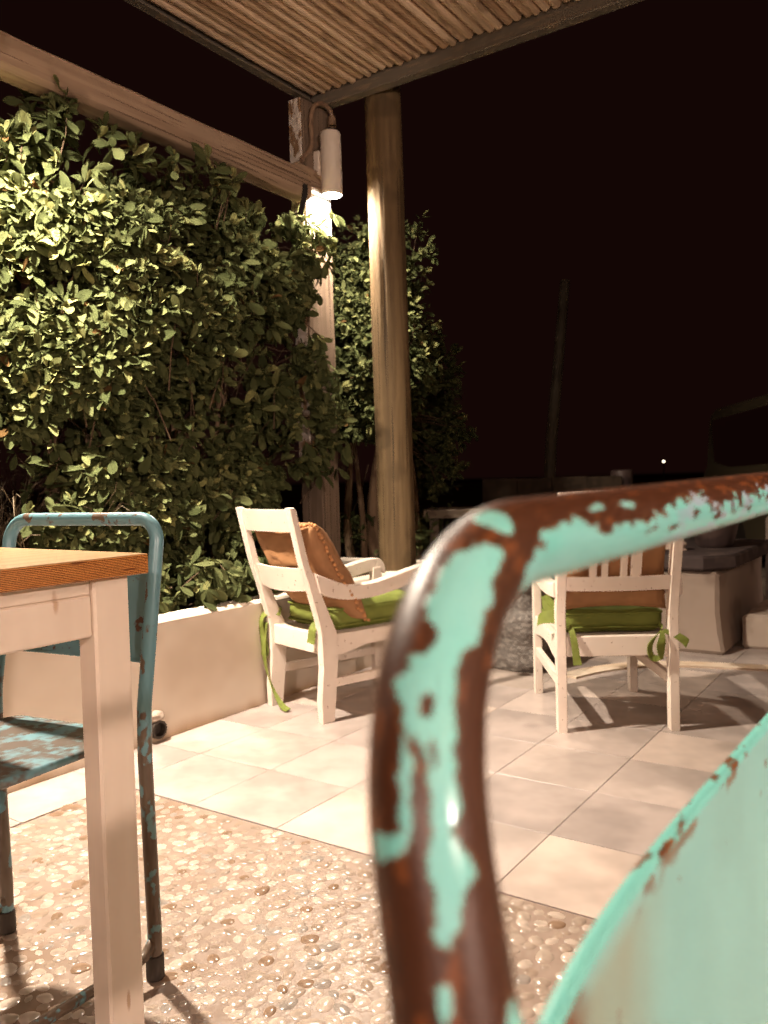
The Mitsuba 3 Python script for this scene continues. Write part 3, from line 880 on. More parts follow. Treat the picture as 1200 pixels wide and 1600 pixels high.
def foliage(key, base, ax, L, young, g, n_parts, vis_score, face=(0, 0, 1.0)):
    m = len(base)
    M = place_leaves(base, ax, L, g.uniform(-.6, .6, m), g, face)
    var = g.integers(0, len(LT), m)
    tone = np.clip((g.uniform(0, 1, m) ** 1.3) * 2 + young * 2.2, 0, 3)
    part = set(np.argsort(-vis_score)[:n_parts].tolist())
    k = 0
    Vs, Fs, Cs, o = [], [], [], 0
    lc = np.array(LEAFC)
    for q in range(m):
        if q in part:
            scene[num(f'{key}__leaf', k)] = {**LTP[var[q]], 'bsdf': {'type': 'ref', 'id': f'm_leaf_{int(round(tone[q]))}'}, 'to_world': T(M[q])}
            k += 1
    for vi, (lv, lf) in enumerate(LT):
        sel = np.array([q for q in np.nonzero(var == vi)[0] if q not in part], int)
        if not len(sel):
            continue
        P = np.einsum('nij,vj->nvi', M[sel, :3, :3], lv) + M[sel, None, :3, 3]
        Vs.append(P.reshape(-1, 3))
        Fs.append((lf[None] + (np.arange(len(sel)) * len(lv))[:, None, None] + o).reshape(-1, 3))
        o += len(sel) * len(lv)
        t0 = np.floor(np.clip(tone[sel], 0, 2.999)).astype(int)
        fr = (np.clip(tone[sel], 0, 2.999) - t0)[:, None]
        col = (lc[t0] * (1 - fr) + lc[t0 + 1] * fr) * g.uniform(.8, 1.2, (len(sel), 1))
        old = g.uniform(0, 1, len(sel)) < .012
        col[old] = np.array([.13, .075, .030]) * g.uniform(.6, 1.2, (int(old.sum()), 1))
        Cs.append(np.repeat(col, len(lv), 0))
    add(f'{key}__foliage', TM(np.vstack(Vs), np.vstack(Fs)), 'm_leaf', True, color=np.vstack(Cs))
    labels[f'{key}__foliage'] = {'kind': 'stuff'}


def view_score(base, L, shallow):
    X, Y, D = to_view(base)
    ok = (D > .5) & (X > 5) & (X < 1195) & (Y > 5) & (Y < 930)
    return np.where(ok, L / np.maximum(D, .1) * shallow, 0)


# hedge -----------------------------------------------------------
hg = np.random.default_rng(21)


def hedge_front(y, z):
    q = np.stack([y * 1.7, z * 1.7, y * 0 + 3], -1)
    return -2.58 - .30 * np.clip((2.45 - y) / .85, 0, 1.1) ** 1.8 + .34 * (meshkit.fbm(q, 3, 2) - .5) - .10 * np.clip(1.2 - z, 0, .6) - .22 * np.clip((y - 2.85) / .55, 0, 1) - .12 * np.exp(-((y - 2.95) / .35) ** 2 - ((z - 1.5) / .4) ** 2)


def hedge_top(y):
    return np.interp(y, [1.3, 1.62, 1.78, 1.9, 1.97, 2.08, 2.25, 2.6, 2.8, 3.1, 3.5], [2.06, 2.10, 2.20, 2.31, 2.39, 2.34, 2.28, 2.28, 2.23, 2.24, 2.22])


N0 = 13000
y = hg.uniform(1.50, 3.56, N0)
z = hg.uniform(.47, 2.34, N0)
dep = np.minimum(hg.exponential(.10, N0), .5)
xf = hedge_front(y, z)
topz = hedge_top(y) + .06 * (meshkit.noise(np.stack([y * 7, y * 0, y * 0], -1)) - .5)
# top shoulder: the front recedes where the hedge rounds over
sh = np.clip((z - (topz - .25)) / .25, 0, 1)
x = xf - dep - .28 * sh ** 2
right = np.interp(z, [.4, .80, 1.0, 1.2, 1.8, 2.1, 2.4], [3.10, 3.15, 3.30, 3.44, 3.46, 3.52, 3.54])
dens = meshkit.fbm(np.stack([x * 3.5, y * 4.2, z * 4.2], -1), 3, 8)
gapm = np.exp(-(((y - 2.02) / .13) ** 2 + ((z - 1.20) / .10) ** 2)) * 1.2 + .95 * np.exp(-(((y - 2.50) / .16) ** 2 + ((z - 1.62) / .10) ** 2))
left = np.interp(z, [.4, .95, 1.05, 1.16, 1.22, 2.4], [.637, .636, .636, .615, .57, .57]) * -x
keep = (z < topz) & (y > left) & (y < right) & (hg.uniform(0, 1, N0) < np.clip((dens - .37 - .15 * np.clip((y - 2.35) / .5, 0, 1) * np.clip((2.2 - z) / .3, 0, 1)) * 5.5, .05, 1) * (1 - gapm))
tips = np.stack([x, y, z], 1)[keep]
dp = dep[keep]
dirs = np.stack([np.full(len(tips), .70), -.25 - .5 * np.clip(2.5 - tips[:, 1], 0, 1), np.full(len(tips), .30)], 1) + hg.normal(0, .55, (len(tips), 3))
dirs[:, 2] += .8 * sh[keep]
# shoots standing above the top
sy = np.concatenate([hg.uniform(1.62, 3.2, 46), [1.90, 1.93, 1.97, 1.80, 1.76, 2.30, 2.62, 2.66]])
shoot = []
for q, yy in enumerate(sy):
    hgt_ = float(hg.uniform(.02, .10)) if q < 46 else [.17, .12, .08, .10, .06, .08, .09, .07][q - 46]
    xx = float(hedge_front(np.array([yy]), np.array([1.9]))[0] - hg.uniform(.0, .22))
    zz = float(hedge_top(np.array([yy]))[0])
    for s in np.arange(.0, hgt_ + .001, .035):
        shoot.append((xx + hg.normal(0, .008), yy + hg.normal(0, .008), zz + s))
shoot = np.array(shoot)
tips = np.vstack([tips, shoot])
dp = np.concatenate([dp, np.zeros(len(shoot))])
dirs = np.vstack([dirs, np.column_stack([hg.normal(.1, .2, len(shoot)), hg.normal(0, .2, len(shoot)), np.ones(len(shoot))])])
# sprays lapping over the square post
sp = hg.uniform([-2.93, 3.34, 1.02], [-2.79, 3.58, 2.36], (300, 3))
sp = np.vstack([sp[meshkit.fbm(sp * [6, 6, 5] + 3, 3, 7) > .47], hg.uniform([-2.80, 3.52, 2.10], [-2.72, 3.64, 2.40], (16, 3)), hg.uniform([-2.84, 3.50, 1.25], [-2.77, 3.60, 1.75], (14, 3))])
sp = np.vstack([sp, hg.uniform([-2.85, 3.46, 1.04], [-2.76, 3.76, 1.62], (64, 3)), hg.uniform([-2.64, 2.40, .47], [-2.47, 3.15, .62], (80, 3)), hg.uniform([-2.66, 1.7, .48], [-2.56, 2.5, .64], (40, 3))])
tips = np.vstack([tips, sp])
dp = np.concatenate([dp, np.zeros(len(sp))])
dirs = np.vstack([dirs, hg.normal(0, .5, sp.shape) + [.35, .25, -.1]])
base, ax, L, young, idx = whorls(tips, dirs, hg, (5, 9), .034, .092, 1.25)
foliage('hedge', base, ax, L, young, hg, 300, view_score(base, L, np.exp(-dp[idx] / .06)), (.50, -.45, .65))
stems = []
for q in range(46):
    y0 = hg.uniform(2.15, 3.3)
    x0 = float(hedge_front(np.array([y0]), np.array([1.4]))[0]) - hg.uniform(.28, .45)
    p = [np.array([x0, y0, .40])]
    for s in range(5):
        p.append(p[-1] + [hg.normal(.0, .025), hg.normal(0, .06), hg.uniform(.22, .40)])
    p = np.array(p)
    p = p[p[:, 2] < 2.15]
    if len(p) < 3:
        continue
    c = smooth_curve(p, 16)
    stems.append(tube(c, np.linspace(.013, .004, 16) * hg.uniform(.7, 1.4), 7, caps=False))
add('hedge__branch', cat(*stems), 'm_bark', True)
labels['hedge__branch'] = {'kind': 'stuff'}
tw = []
sel = hg.choice(len(tips), 800, replace=False)
for q in sel:
    d = dirs[q] / np.linalg.norm(dirs[q])
    e = tips[q] - d * hg.uniform(.12, .28) - np.array([.08, 0, .08])
    tw.append(tube(np.array([e, (e + tips[q]) / 2 + hg.normal(0, .012, 3), tips[q]]), [.0035, .0026, .0016], 5, caps=False))
add('hedge__twig', cat(*tw), 'm_twig', True)
labels['hedge__twig'] = {'kind': 'stuff'}
tag('hedge', 'tall glossy green hedge growing out of the white planter', 'hedge')

# small tree behind the posts --------------------------------------
tg = np.random.default_rng(33)
def clump(C_, rad3, n, thr):
    u = tg.normal(size=(n, 3))
    u /= np.linalg.norm(u, axis=1, keepdims=True)
    rad = np.clip(tg.beta(3.2, 1.7, n), .2, 1)
    cl = .62 + .95 * (meshkit.fbm(u * 2.4 + 5 + C_[1], 3, 3) - .14)
    t = np.array(C_) + u * rad[:, None] * np.array(rad3) * cl[:, None]
    k_ = meshkit.fbm(t * 3.8, 3, 5) > thr + .14 * rad ** 3
    return t[k_], u[k_]


TC = np.array([-3.08, 4.6, 1.6])
ta, ua = clump((-3.06, 4.42, 1.86), (.46, .34, .92), 2300, .34)
k_ = (ta[:, 2] > 1.22) & (ta[:, 1] > 4.0)
ta, ua = ta[k_], ua[k_]
tb, ub = clump((-3.18, 5.25, 1.40), (.37, .38, .84), 1500, .41)
k_ = tb[:, 2] > .60
tb, ub = tb[k_], ub[k_]
low = tg.uniform([-3.5, 4.45, .42], [-2.75, 4.9, .74], (150, 3))
tips, u = np.vstack([ta, tb, low]), np.vstack([ua, ub, tg.normal(0, 1, (150, 3))])
dirs = u * [1, 1, .6] + [.1, -.35, .25] + tg.normal(0, .45, u.shape)
base, ax, L, young, idx = whorls(tips, dirs, tg, (5, 8), .036, .068, .8)
near = np.clip(1.3 - (base[:, 1] - 4.0), .05, 1.3)
foliage('small_tree', base, ax, L, young, tg, 160, view_score(base, L, near), (.25, -.55, .6))
for q, pts in enumerate([[(-3.17, 4.60, .35), (-3.20, 4.60, .8), (-3.14, 4.62, 1.2), (-3.12, 4.72, 1.5)], [(-3.25, 4.54, .35), (-3.26, 4.55, .75), (-3.30, 4.56, 1.05), (-3.39, 4.65, 1.45)],
                         [(-3.31, 4.50, .35), (-3.34, 4.50, .8), (-3.31, 4.50, 1.10), (-3.40, 4.6, 1.45)], [(-2.92, 4.70, .35), (-2.95, 4.74, .8), (-3.04, 4.8, 1.25)]]):
    add(num('small_tree__trunk', q), tube(smooth_curve(pts, 20), np.linspace(.042, .018, 20) * (1.2, .62, .8, .7)[q], 10), 'm_bark', True)
br_ = []
for q in tg.choice(len(tips), 220, replace=False):
    c = TC + (tips[q] - TC) * .45 + [0, 0, -.12]
    br_.append(tube(np.array([c, (c + tips[q]) / 2 + tg.normal(0, .02, 3), tips[q]]), [.006, .004, .002], 5, caps=False))
add('small_tree__twig', cat(*br_), 'm_twig', True)
labels['small_tree__twig'] = {'kind': 'stuff'}
tag('small_tree', 'dim leafy small tree with several pale stems behind the two posts', 'tree')

# dry bush at the far left
dg = np.random.default_rng(41)
tw = []
for q in range(240):
    b0 = np.array([-3.45, 2.05, .42]) + dg.normal(0, [.12, .14, .02])
    d = dg.normal(0, [.30, .34, .12]) + [0, 0, .42]
    m_ = b0 + d * .5 + dg.normal(0, .05, 3)
    e = b0 + d + dg.normal(0, .06, 3)
    tw.append(tube(smooth_curve([b0, m_, e], 6), np.linspace(.004, .0012, 6), 5, caps=False))
    for s in range(3):
        f = e + dg.normal(0, .05, 3)
        tw.append(tube(np.array([m_ + (e - m_) * dg.uniform(.3, .9), (e + f) / 2, f]), [.002, .0015, .001], 4, caps=False))
add('dry_bush', cat(*tw), 'm_dry', True)
tag('dry_bush', 'dim leafless twiggy bush low behind the left end of the hedge', 'bush')

# ------------------------------------------------------------------ white armchairs


def arm_outline(top, bot, n=26):
    from scipy.interpolate import CubicSpline
    a = CubicSpline([p[0] for p in top], [p[1] for p in top])
    b = CubicSpline([p[0] for p in bot], [p[1] for p in bot])
    x0 = np.linspace(top[0][0], top[-1][0], n)
    x1 = np.linspace(bot[-1][0], bot[0][0], n)
    return np.vstack([np.stack([x0, a(x0)], 1), np.stack([x1, b(x1)], 1)])


def armchair(key, o, e, d, W, depth, style, label):
    Fm = Frame([*o, 0], [*e, 0], [*d, 0])
    t = .036
    if style == 'slat':
        rear = [(-.027, 0), (.030, 0), (.043, .10), (.055, .22), (.058, .30), (.054, .356), (.020, .43), (-.022, .53), (-.068, .63), (-.122, .848), (-.132, .858), (-.154, .857),
                (-.105, .645), (-.068, .53), (-.030, .40), (-.022, .345), (-.018, .22), (-.030, .09)]
        arm_top = [(-.052, .600), (.03, .567), (.115, .541), (.22, .536), (.36, .557), (.50, .582), (.575, .588)]
        arm_bot = [(-.030, .520), (.04, .492), (.132, .477), (.25, .478), (.36, .494), (.48, .518), (.575, .530)]
    else:
        rear = [(-.021, 0), (.021, 0), (.022, .30), (.022, .445), (-.004, .56), (-.052, .74), (-.100, .892), (-.137, .892), (-.095, .74), (-.047, .56), (-.022, .445), (-.021, .30)]
        arm_top = [(-.02, .560), (.10, .548), (.25, .545), (.40, .556), (.54, .572), (.62, .575)]
        arm_bot = [(-.02, .505), (.10, .496), (.25, .495), (.40, .506), (.54, .520), (.62, .525)]
    for q, w0 in enumerate((0, W - t)):
        add(num(f'{key}__rear_upright', q), Fm(slab(rear, w0, w0 + t, .003)), 'm_white', 25)
        fl = [(depth - .05, 0), (depth - .004, 0), (depth + .006, .25), (depth + .004, .50), (depth - .004, .545), (depth - .05, .545), (depth - .056, .30)]
        add(num(f'{key}__front_leg', q), Fm(slab(fl, w0 + .001, w0 + t - .001, .003)), 'm_white', 25)
        at_, ab_ = arm_top, arm_bot
        aw0 = w0 - (.014 if q == 0 else -.004)
        add(num(f'{key}__arm', q), Fm(slab(arm_outline(at_, ab_), aw0 + .003, aw0 + .048, .004)), 'm_white', 30)
        # scrolled front of the arm: curls over and down to the leg
        x1 = arm_top[-1][0]
        zc = (arm_top[-1][1] + arm_bot[-1][1]) / 2
        zt, zb = arm_top[-1][1], arm_bot[-1][1]
        th_ = zt - zb
        a = np.linspace(np.pi / 2, -.25, 12)
        out = np.stack([x1 + .055 * np.cos(a), zt - .062 + .062 * np.sin(a)], 1)
        inn = np.stack([x1 + (.055 - .036) * np.cos(a), zt - .062 + (.062 - th_) * np.sin(a)], 1)[::-1]
        add(num(f'{key}__arm_scroll', q), Fm(slab(np.vstack([out, inn]), aw0 + .003, aw0 + .048, .003)), 'm_white', 30)
        sr = [(.055, .262), (.12, .268), (.20, .285), (.30, .288), (.42, .280), (depth - .055, .262), (depth - .055, .345), (.055, .347)]
        if style != 'slat':
            sr = [(p[0] if p[0] > .06 else .023, p[1]) for p in sr]
        add(num(f'{key}__side_rail', q), Fm(slab(sr, w0 + .005, w0 + t - .005, .002)), 'm_white', 25)
        x0 = .054 if style == 'slat' else .022
        z0, z1 = (.135, .170) if style == 'slat' else (.165, .205)
        add(num(f'{key}__side_stretcher', q), Fm(slab([(x0 - .006, z0), (depth - .05, z0), (depth - .05, z1), (x0 - .006, z1)], w0 + .007, w0 + t - .007, .002)), 'm_white', 25)
    if style == 'slat':
        add(f'{key}__rear_rail', Fm(box(t, W - t, -.006, .020, .268, .350)), 'm_white')
        for nm, (za, zb) in (('top_slat', (.762, .851)), ('middle_slat', (.528, .618))):
            f = lambda z: -.045 - .000 + (-.138 + .045) * (z - .53) / (.85 - .53)
            poly = [(f(za) - .010, za), (f(za) + .010, za), (f(zb) + .010, zb), (f(zb) - .010, zb)]
            w = np.linspace(0, 1, 13)
            rings = []
            for ww in w:
                bow = -.022 * (1 - (2 * ww - 1) ** 2)
                dip = (-.010 if nm == 'middle_slat' else 0) * (1 - (2 * ww - 1) ** 2)
                rings.append([(t + ww * (W - 2 * t), pd + bow, pz + (dip if i_ < 2 else dip * .3)) for i_, (pd, pz) in enumerate(poly)])
            R_ = np.array(rings)
            Vv = R_.reshape(-1, 3)
            Ff = []
            for q in range(12):
                for s in range(4):
                    a, b = q * 4 + s, q * 4 + (s + 1) % 4
                    Ff += [[a, b, b + 4], [a, b + 4, a + 4]]
            add(f'{key}__{nm}', Fm(TM(Vv, Ff)), 'm_white', 30)
    else:
        add(f'{key}__rear_rail', Fm(box(t, W - t, -.014, .014, .282, .357)), 'm_white')
        fz = lambda z: -.02 - (z - .53) * (.118 - .02) / (.892 - .53) - .006

        def rail(z0, z1, sag):
            w = np.linspace(0, 1, 15)
            R_ = []
            for ww in w:
                s_ = sag * (1 - (2 * ww - 1) ** 2)
                R_.append([(t + ww * (W - 2 * t), fz(z) + dd, z + (s_ if z == z0 else s_ * .5)) for z, dd in ((z0, -.011), (z0, .011), (z1, .011), (z1, -.011))])
            R_ = np.array(R_)
            Ff = []
            for q in range(14):
                for s in range(4):
                    a, b = q * 4 + s, q * 4 + (s + 1) % 4
                    Ff += [[a, b, b + 4], [a, b + 4, a + 4]]
            return TM(R_.reshape(-1, 3), Ff)
        add(f'{key}__lower_back_rail', Fm(rail(.530, .582, -.004)), 'm_white', 30)
        add(f'{key}__top_rail', Fm(rail(.815, .893, .004)), 'm_white', 30)
        for q, (w0, ww) in enumerate([(.118, .028), (.163, .024), (.231, .025), (.267, .040)]):
            add(num(f'{key}__back_slat', q), Fm(TM(*(lambda m: (np.column_stack([m.vertices[:, 0], m.vertices[:, 1] + fz(m.vertices[:, 2]), m.vertices[:, 2]]), m.faces))(box(w0, w0 + ww, -.007, .007, .578, .82, .002)))), 'm_white')
    add(f'{key}__front_rail', Fm(box(t, W - t, depth - .04, depth - .015, .265, .348)), 'm_white')
    nb_ = 7
    for q in range(nb_):
        d0 = .03 + q * (depth - .06) / nb_
        add(num(f'{key}__seat_slat', q), Fm(box(t + .001, W - t - .001, d0, d0 + (depth - .06) / nb_ - .012, .330, .346, .002)), 'm_white')
    tag(key, label, 'armchair')
    return Fm


L_e, L_d = np.array([-.96, .28]), np.array([.28, .96])
LF = armchair('armchair', (-2.01, 2.54), L_e, L_d, .412, .60, 'slat', 'white wooden armchair with wide horizontal back slats beside the planter wall')
R_e, R_d = np.array([.847, .531]), np.array([-.531, .847])
RF = armchair('armchair_001', (-1.192, 2.872), R_e, R_d, .448, .60, 'vertical', 'white wooden armchair with narrow vertical back slats seen from behind')


def seat_cushion(key, Fm, W, depth, z0, hgt_, ties, label):
    m = round_box(W / 2 - .03, depth / 2 - .015, hgt_ / 2, hgt_ / 2 * .85, 4, .014)
    v = np.asarray(m.vertices)
    v = v + (meshkit.fbm(np.abs(v) * 9 + 2, 3)[:, None] - .5) * .014
    m = TM(v + [W / 2, depth / 2 + .045, z0 + hgt_ / 2], m.faces)
    add(f'{key}__pad', Fm(m), 'm_green', True)
    a, b = W / 2 - .030, depth / 2 - .015
    for q, zz in enumerate((z0 + .018, z0 + hgt_ - .018)):
        loop = [(W / 2 + sx * a, depth / 2 + .045 + sy * b, zz) for sx, sy in ((-1, -1), (1, -1), (1, 1), (-1, 1), (-1, -1))]
        loop = [(loop[0][0] + .05, loop[0][1], zz)] + [loop[1], loop[2], loop[3], loop[0]] + [(loop[0][0] + .06, loop[0][1], zz)]
        add(num(f'{key}__piping', q), Fm(tube(resample(fillet(loop, .035, 6), .012), .0045, 6)), 'm_green', True)
    for q, r in enumerate(ties):
        add(num(f'{key}__tie', q), r, 'm_green', 40)
    tag(key, label, 'cushion')


def local_rib(Fm, pts, wdir, widths, n=26):
    c = smooth_curve(pts, n)
    wd = np.asarray(wdir, float)
    if wd.ndim > 1:
        wd = np.stack([np.interp(np.linspace(0, 1, n), np.linspace(0, 1, len(wd)), wd[:, k_]) for k_ in range(3)], 1)
    ws = np.interp(np.linspace(0, 1, n), np.linspace(0, 1, len(widths)), widths)
    return Fm(ribbon(c, wd, ws, .003))


ties_l = [local_rib(LF, [(.372, .03, .40), (.395, -.005, .405), (.415, -.035, .385), (.420, -.040, .30), (.418, -.035, .215)], [(0, .3, 1), (1, .2, 0), (1, -.1, 0), (1, -.1, 0)], [.035, .048, .054, .056]),
          local_rib(LF, [(.400, -.03, .36), (.404, -.042, .25), (.392, -.04, .16), (.36, -.035, .09), (.315, -.03, .035), (.27, -.03, .012), (.245, -.03, .010)], [(1, -.1, 0), (1, 0, .2), (.6, .3, .7), (.2, 1, .2)], [.030, .032, .030, .030]),
          local_rib(LF, [(.055, .04, .385), (.05, -.005, .39), (.047, -.030, .375), (.052, -.034, .345), (.06, -.036, .315)], [(0, .4, 1), (1, 0, .3), (1, 0, .1)], [.03, .044, .05])]
seat_cushion('seat_cushion', LF, .412, .52, .352, .105, ties_l, 'green seat cushion with a long tie trailing to the floor beside the planter')
ties_r = [local_rib(RF, [(.060, .03, .375), (.056, -.012, .385), (.060, -.028, .36), (.068, -.032, .30), (.074, -.034, .255)], [(0, .4, 1), (1, 0, .3), (1, 0, 0), (1, 0, 0)], [.020, .022, .026, .030]),
          local_rib(RF, [(.390, .03, .385), (.378, -.018, .370), (.352, -.026, .345), (.338, -.028, .305), (.352, -.030, .275), (.378, -.030, .280), (.388, -.030, .305)], [(0, .4, 1), (.6, .5, .6), (.9, .4, .1), (.5, .4, .8), (.2, .3, 1)], [.020, .024, .026, .022]),
          local_rib(RF, [(.385, -.022, .375), (.380, -.034, .340), (.374, -.038, .305), (.380, -.036, .272)], [(1, 0, .1), (1, .3, 0), (1, .3, 0)], [.012, .036, .012]),
          local_rib(RF, [(.395, -.012, .372), (.425, -.018, .362), (.455, -.022, .345), (.478, -.022, .325)], [(0, .2, 1), (.3, .1, 1), (.4, 0, 1)], [.016, .026, .034]),
          local_rib(RF, [(.04, .02, .40), (.0, .02, .425), (-.035, .05, .42), (-.05, .09, .40)], [(0, .4, 1), (.2, .3, 1), (.2, .4, 1)], [.03, .05, .04])]
seat_cushion('seat_cushion_001', RF, .448, .52, .358, .088, ties_r, 'green seat cushion tied with a bow under the vertical slat armchair back')


def throw_pillow(key, Fm, c, W, Hh, Tk, tilt, twist, seed, label, pom=True):
    m, edge = pillow(W, Hh, Tk, seed)
    ca, sa = math.cos(tilt), math.sin(tilt)
    ct, st = math.cos(twist), math.sin(twist)

    def put(v):
        v = np.asarray(v, float)
        x, y_, z_ = v[:, 0] * ct - v[:, 1] * st, v[:, 0] * st + v[:, 1] * ct, v[:, 2]
        # y_ up along the leaning back, z_ towards the seat's front
        return np.column_stack([x + c[0], -y_ * sa + z_ * ca + c[1], y_ * ca + z_ * sa + c[2]])
    f = np.asarray(m.faces)
    add(f'{key}__cover', Fm(TM(put(m.vertices), f[:, ::-1])), 'm_orange', True)
    if pom:
        e = resample(np.vstack([edge, edge[:1]]), .006)
        s = np.linspace(0, len(e) - 1, 88)[:-1].astype(int)
        pg = np.random.default_rng(seed)
        bl = []
        for q in s:
            b = trimesh.creation.icosphere(subdivisions=1, radius=float(pg.uniform(.0065, .009)))
            off = e[q] / np.linalg.norm(e[q]) * .008
            bl.append(TM(put(np.asarray(b.vertices) + e[q] + off + pg.normal(0, .002, 3)), b.faces))
        add(f'{key}__pompom_fringe', Fm(cat(*bl)), 'm_pompom', True)
        labels[f'{key}__pompom_fringe'] = {'kind': 'stuff'}
    tag(key, label, 'pillow')


throw_pillow('throw_pillow', LF, (.20, .060, .600), .43, .46, .20, .58, .05, 3, 'orange pillow with a bobble fringe leaning in the horizontal slat armchair')
throw_pillow('throw_pillow_001', RF, (.225, .030, .640), .40, .40, .13, .25, 0.0, 9, 'plain rust orange pillow behind the vertical slats of the armchair', False)

# ------------------------------------------------------------------ tubular metal chairs


def metal_chair(key, o, e, d, W, prof, r, R, seat_z, panel, mats, label, near=False, lean=None, bow=.010, tilt=0.0):
    """prof: (d, z) of the rear loop from foot to top"""
    Fm = Frame([*o, 0], [*e, 0], [*d, 0])
    tubem, panelm, seatm, rimm = mats
    lean = lean or [0] * len(prof)
    left = [(w_, a, b) for w_, (a, b) in zip(lean, prof)]
    right = [(W - w_, a, b) for w_, (a, b) in zip(lean[::-1], prof[::-1])]
    wz = lambda z: np.interp(z, [p[1] for p in prof], lean)
    P = fillet(left + right, [.12] * (len(prof) - 2) + [R, R] + [.12] * (len(prof) - 2), 14)
    P = resample(P, .006)
    P[:, 2] += tilt * P[:, 0] / W * np.clip((P[:, 2] - .4) / .5, 0, 1)      # this back was bent a little out of level
    PW = Fm(P)
    B = np.array([*d, 0.0])
    # s = 0 where the first top bend begins
    s = np.concatenate([[0], np.cumsum(np.linalg.norm(np.diff(P, axis=0), axis=1))])
    zt = prof[-1][1]
    k0 = int(np.argmax(P[:, 2] > zt - .9 * R * (1 if not near else 1)))
    s0 = s[k0]
    m, uv = sweep(PW, r, 40 if near else 20, B=B, v0=-s0)
    add(f'{key}__back_frame', m, tubem, True, uv=uv)
    zr = lambda z: np.interp(z, [p[1] for p in prof], [p[0] for p in prof])
    # back panel: sheet between the uprights with a rolled rim, wrapped round the tubes
    z0, z1 = panel
    nw, nz = 40, 14
    G = []
    for iz in range(nz):
        z = z0 + (z1 - z0) * iz / (nz - 1)
        dish = .006 * (1 - (2 * iz / (nz - 1) - 1) ** 2)
        for iw in range(nw):
            f = iw / (nw - 1)
            a = (2 * f - 1)
            wl = wz(z)
            w = wl - r * .2 + f * (W - 2 * wl + r * .4)
            dd = zr(z) + r * .85 * np.clip((abs(a) - .90) / .10, 0, 1) ** 1.5 - bow * (1 - a ** 4) - dish + .001
            G.append((w, dd, z))
    G = np.array(G)
    iw, iz = np.meshgrid(np.arange(nw - 1), np.arange(nz - 1))
    a = (iz * nw + iw).ravel()
    ff = np.vstack([np.stack([a, a + 1, a + nw + 1], 1), np.stack([a, a + nw + 1, a + nw], 1)])
    G2 = G + [0, -.0016, 0]
    ring = np.concatenate([np.arange(nw), (np.arange(1, nz)) * nw + nw - 1, (nz - 1) * nw + np.arange(nw - 2, -1, -1), np.arange(nz - 2, 0, -1) * nw])
    r2 = np.roll(ring, -1)
    N = len(G)
    sd = np.vstack([np.stack([ring, ring + N, r2 + N], 1), np.stack([ring, r2 + N, r2], 1)])
    add(f'{key}__back_panel', Fm(TM(np.vstack([G, G2]), np.vstack([ff[:, ::-1], ff + N, sd]))), panelm, 40)
    add(f'{key}__back_panel__top_rim', tube(Fm(G[(nz - 1) * nw:] + [0, -.001, .0012]), .0031, 12), rimm, True)
    add(f'{key}__back_panel__bottom_rim', tube(Fm(G[:nw] + [0, -.001, -.0015]), .0035, 8), rimm, True)
    # seat pan with a turned down lip
    D = .385
    ins = .035
    poly = Polygon([(ins + .01, -.005), (W - ins - .01, -.005), (W - ins - .025, D), (ins + .025, D)]).buffer(-.03).buffer(.03, 6)
    pts = np.array(poly.exterior.coords)[:-1]
    st = slab(pts, -.006, 0, .002)
    sv = np.asarray(st.vertices)
    grid = []
    st = TM(np.column_stack([sv[:, 1], sv[:, 2], sv[:, 0] + seat_z]), st.faces)
    add(f'{key}__seat', Fm(st), seatm, 30)
    lip = resample(np.vstack([np.column_stack([pts, np.full(len(pts), seat_z - .008)]), [[*pts[0], seat_z - .008]]]), .01)
    add(f'{key}__seat__lip', tube(Fm(lip), .0085, 10), seatm, True)
    # front legs, stretchers, feet
    for q, w in enumerate((ins + .03, W - ins - .03)):
        wo = (w - W / 2) * 1.18 + W / 2
        add(num(f'{key}__front_leg', q), tube(resample(Fm(np.array([(w, D - .03, seat_z - .012), (wo, D + .035, .012)])), .03), r * .92, 14), tubem, True)
        wr = (lean[0], W - lean[0])[q]
        st_ = fillet([(wr, prof[0][0] + .004, .075), (wr, .03, .052), (wo, D + .02, .060), (wo, D + .034, .11)], [.028, .028], 6)
        add(num(f'{key}__stretcher', q), tube(resample(Fm(st_), .015), r * .72, 12), tubem, True)
        add(num(f'{key}__rubber_foot', q * 2), at(lathe([(.001, -.001), (r + .003, 0), (r + .004, .004), (r + .0035, .045), (r + .001, .047)], 18), *Fm(np.array([[wr, prof[0][0], 0]]))[0]), 'm_rubber', 40)
        add(num(f'{key}__rubber_foot', q * 2 + 1), at(lathe([(.001, -.001), (r + .003, 0), (r + .004, .004), (r + .0035, .04), (r + .001, .042)], 18), *Fm(np.array([[wo, D + .036, 0]]))[0]), 'm_rubber', 40)
    tag(key, label, 'chair')


be = np.array([.991, .136])
metal_chair('metal_chair', (-1.676, .981), be, (be[1], -be[0]), .413, [(0, 0), (-.002, .10), (.006, .43), (.003, .53), (-.056, .888)], .0138, .048, .476, (.615, .806),
            ('m_blue_tube', 'm_blue_panel', 'm_blue_seat', 'm_blue_panel'), 'worn blue green metal chair tucked under the wooden table')
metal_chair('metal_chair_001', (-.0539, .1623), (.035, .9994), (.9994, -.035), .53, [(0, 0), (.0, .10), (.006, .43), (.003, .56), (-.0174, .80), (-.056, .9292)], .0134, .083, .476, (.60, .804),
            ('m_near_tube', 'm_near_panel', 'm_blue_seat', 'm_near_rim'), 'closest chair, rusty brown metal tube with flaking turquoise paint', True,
            lean=[-.06, -.06, -.055, -.05, -.0263, 0], bow=.024, tilt=.0085)

